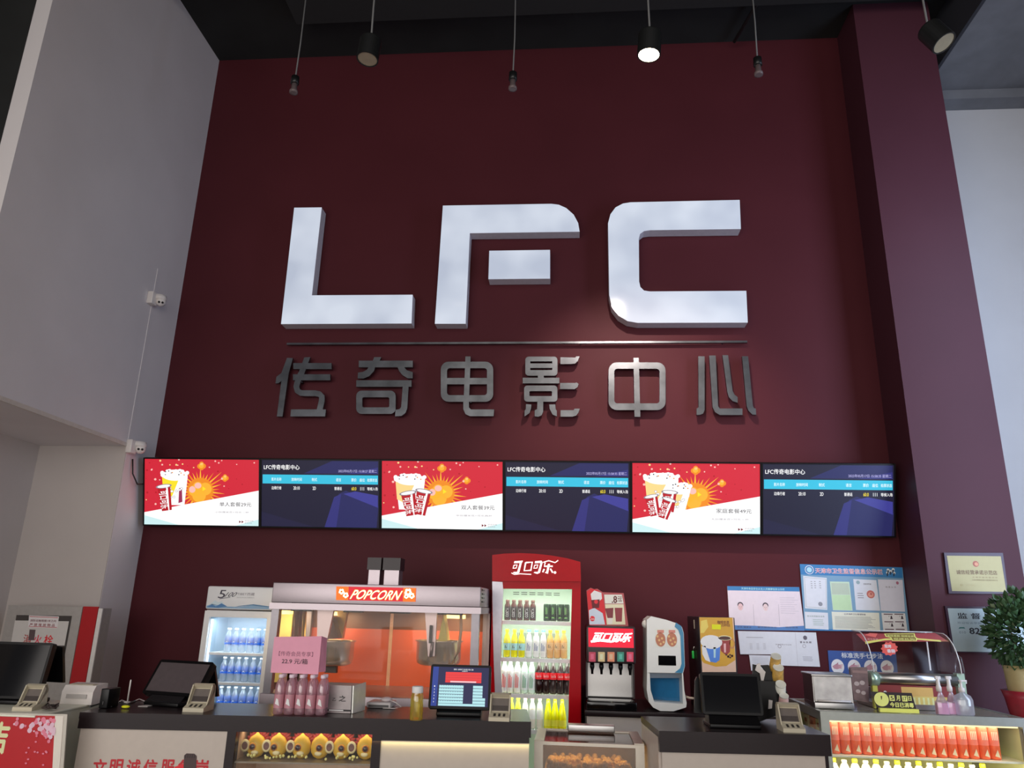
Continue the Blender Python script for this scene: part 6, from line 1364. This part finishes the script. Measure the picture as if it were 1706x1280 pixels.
b = MB(); b.prism(strips([G7(*p) for p in ((1060, 800), (1108, 810), (1100, 910), (1055, 915))], oy-.0)[::-1], (0, .008, 0), white_pl); b.build('white_label', t)
cupk = M('cup_kraft', (165, 130, 60), .5, var=.35, nscale=40); cupw = M('cup_white', (205, 195, 185), .45)
def cupstack(X, Y, X2, Y2, r, m, y, l):
    a = atY(*G7(X, Y), y-.02); c = atY(*G7(X2, Y2), y+.03); d = (a-c).normalized()
    t2 = thing('paper_cup', l, 'cup', c, 0, 'paper cups in the black organiser')
    b = MB(); T = Matrix.Translation(c) @ d.to_track_quat('Z', 'Y').to_matrix().to_4x4(); h = (a-c).length
    b.lathe([(r*1.0, 0), (r*1.06, .004), (r, .008), (r*.86, h)], (0, 0, 0), m, 18); b.T = T; b.build('cup_wall', t2)
    b = MB(); b.lathe([(r*.86, h-.001), (r*.9, h+.004), (r*.84, h+.006), (r*.80, h+.003)], (0, 0, 0), cupw, 18); b.T = T; b.build('cup_base', t2)
cupstack(1150, 260, 1130, 440, .030, cupk, oy+.06, 'patterned brown paper cup, topmost in the black organiser')
cupstack(1180, 400, 1168, 560, .031, cupk, oy+.04, 'patterned brown paper cup, just below the topmost one')
cupstack(1210, 610, 1195, 740, .030, cupw, oy+.02, 'plain white paper cup under the two patterned ones')
cupstack(1250, 755, 1240, 960, .027, M('cup_red_stripe', (190, 150, 145), .5, var=.4, nscale=12), oy+.0, 'white and red paper cup, lowest in the black organiser')

# ================================================================== potted plant at the right edge
pc = atY(1712, 1165, 5.3); tz = .98
t = thing('side_stand', 'dark low stand behind the lit display case at the right edge', 'stand', (pc.x, 5.35, 0))
b = MB(); b.box(pc.x-.16, pc.x+.4, 5.12, 5.6, tz-.03, tz, darkwood); b.build('stand_top', t)
for x in (pc.x-.15, pc.x+.36):
    for y in (5.13, 5.56): b = MB(); b.box(x, x+.03, y, y+.03, 0, tz-.03, darkwood); b.build('leg', t)
t = thing('potted_plant', 'bushy green plant in a pale pot with red wrapping at the right edge', 'plant', (pc.x, 5.36, tz))
b = MB(); b.lathe([(.085, 0), (.10, .05), (.115, .14), (.13, .19), (.10, .17)], (pc.x+.02, 5.36, tz), M('red_wrap', (120, 25, 35), .4, var=.2, nscale=20), 16); b.build('red_wrapping', t)
b = MB(); b.lathe([(.09, .14), (.10, .20), (.105, .30), (.11, .34), (.09, .33)], (pc.x+.03, 5.36, tz), M('pot_beige', (150, 135, 95), .5), 16); b.build('pot', t)
b = MB(); rd = random.Random(8); lm1 = M('leaf_green', (50, 75, 45), .5, var=.35, nscale=12); lm2 = M('leaf_light', (110, 125, 95), .5, var=.2)
cc = atY(1703, 1055, 5.36)
for k in range(1300):
    th, ph = rd.random()*2*PI, math.acos(2*rd.random()-1); rr = (.25+.75*rd.random()**.5)
    d = Vector((math.sin(ph)*math.cos(th)*.20, math.sin(ph)*math.sin(th)*.18, math.cos(ph)*.25))*rr; c = cc+d
    dd = (d.normalized()+Vector((rd.uniform(-.4, .4), rd.uniform(-.4, .4), rd.uniform(-.2, .5)))).normalized(); sd_ = dd.cross(Vector((rd.random()-.5, rd.random()-.5, rd.random()))).normalized(); l_ = .035+.03*rd.random(); w_ = l_*.34
    up = dd.cross(sd_)*l_*.12
    b.mesh([c, c+dd*l_*.5+sd_*w_-up, c+dd*l_, c+dd*l_*.5-sd_*w_-up, c+dd*l_*.5+up], [(0, 1, 4), (1, 2, 4), (2, 3, 4), (3, 0, 4)], lm2 if k % 13 == 0 else lm1, True)
b.build('foliage', t, weld=False)
b = MB(); 
for k in range(7):
    th = 2*PI*k/7; b.tube([(pc.x+.03, 5.36, tz+.30), (cc.x+.08*math.cos(th), 5.36+.08*math.sin(th), cc.z-.05), (cc.x+.13*math.cos(th), 5.36+.13*math.sin(th), cc.z+.08)], [.006, .004, .002], M('stem_brown', (70, 60, 40), .6), 5)
b.build('stems', t)
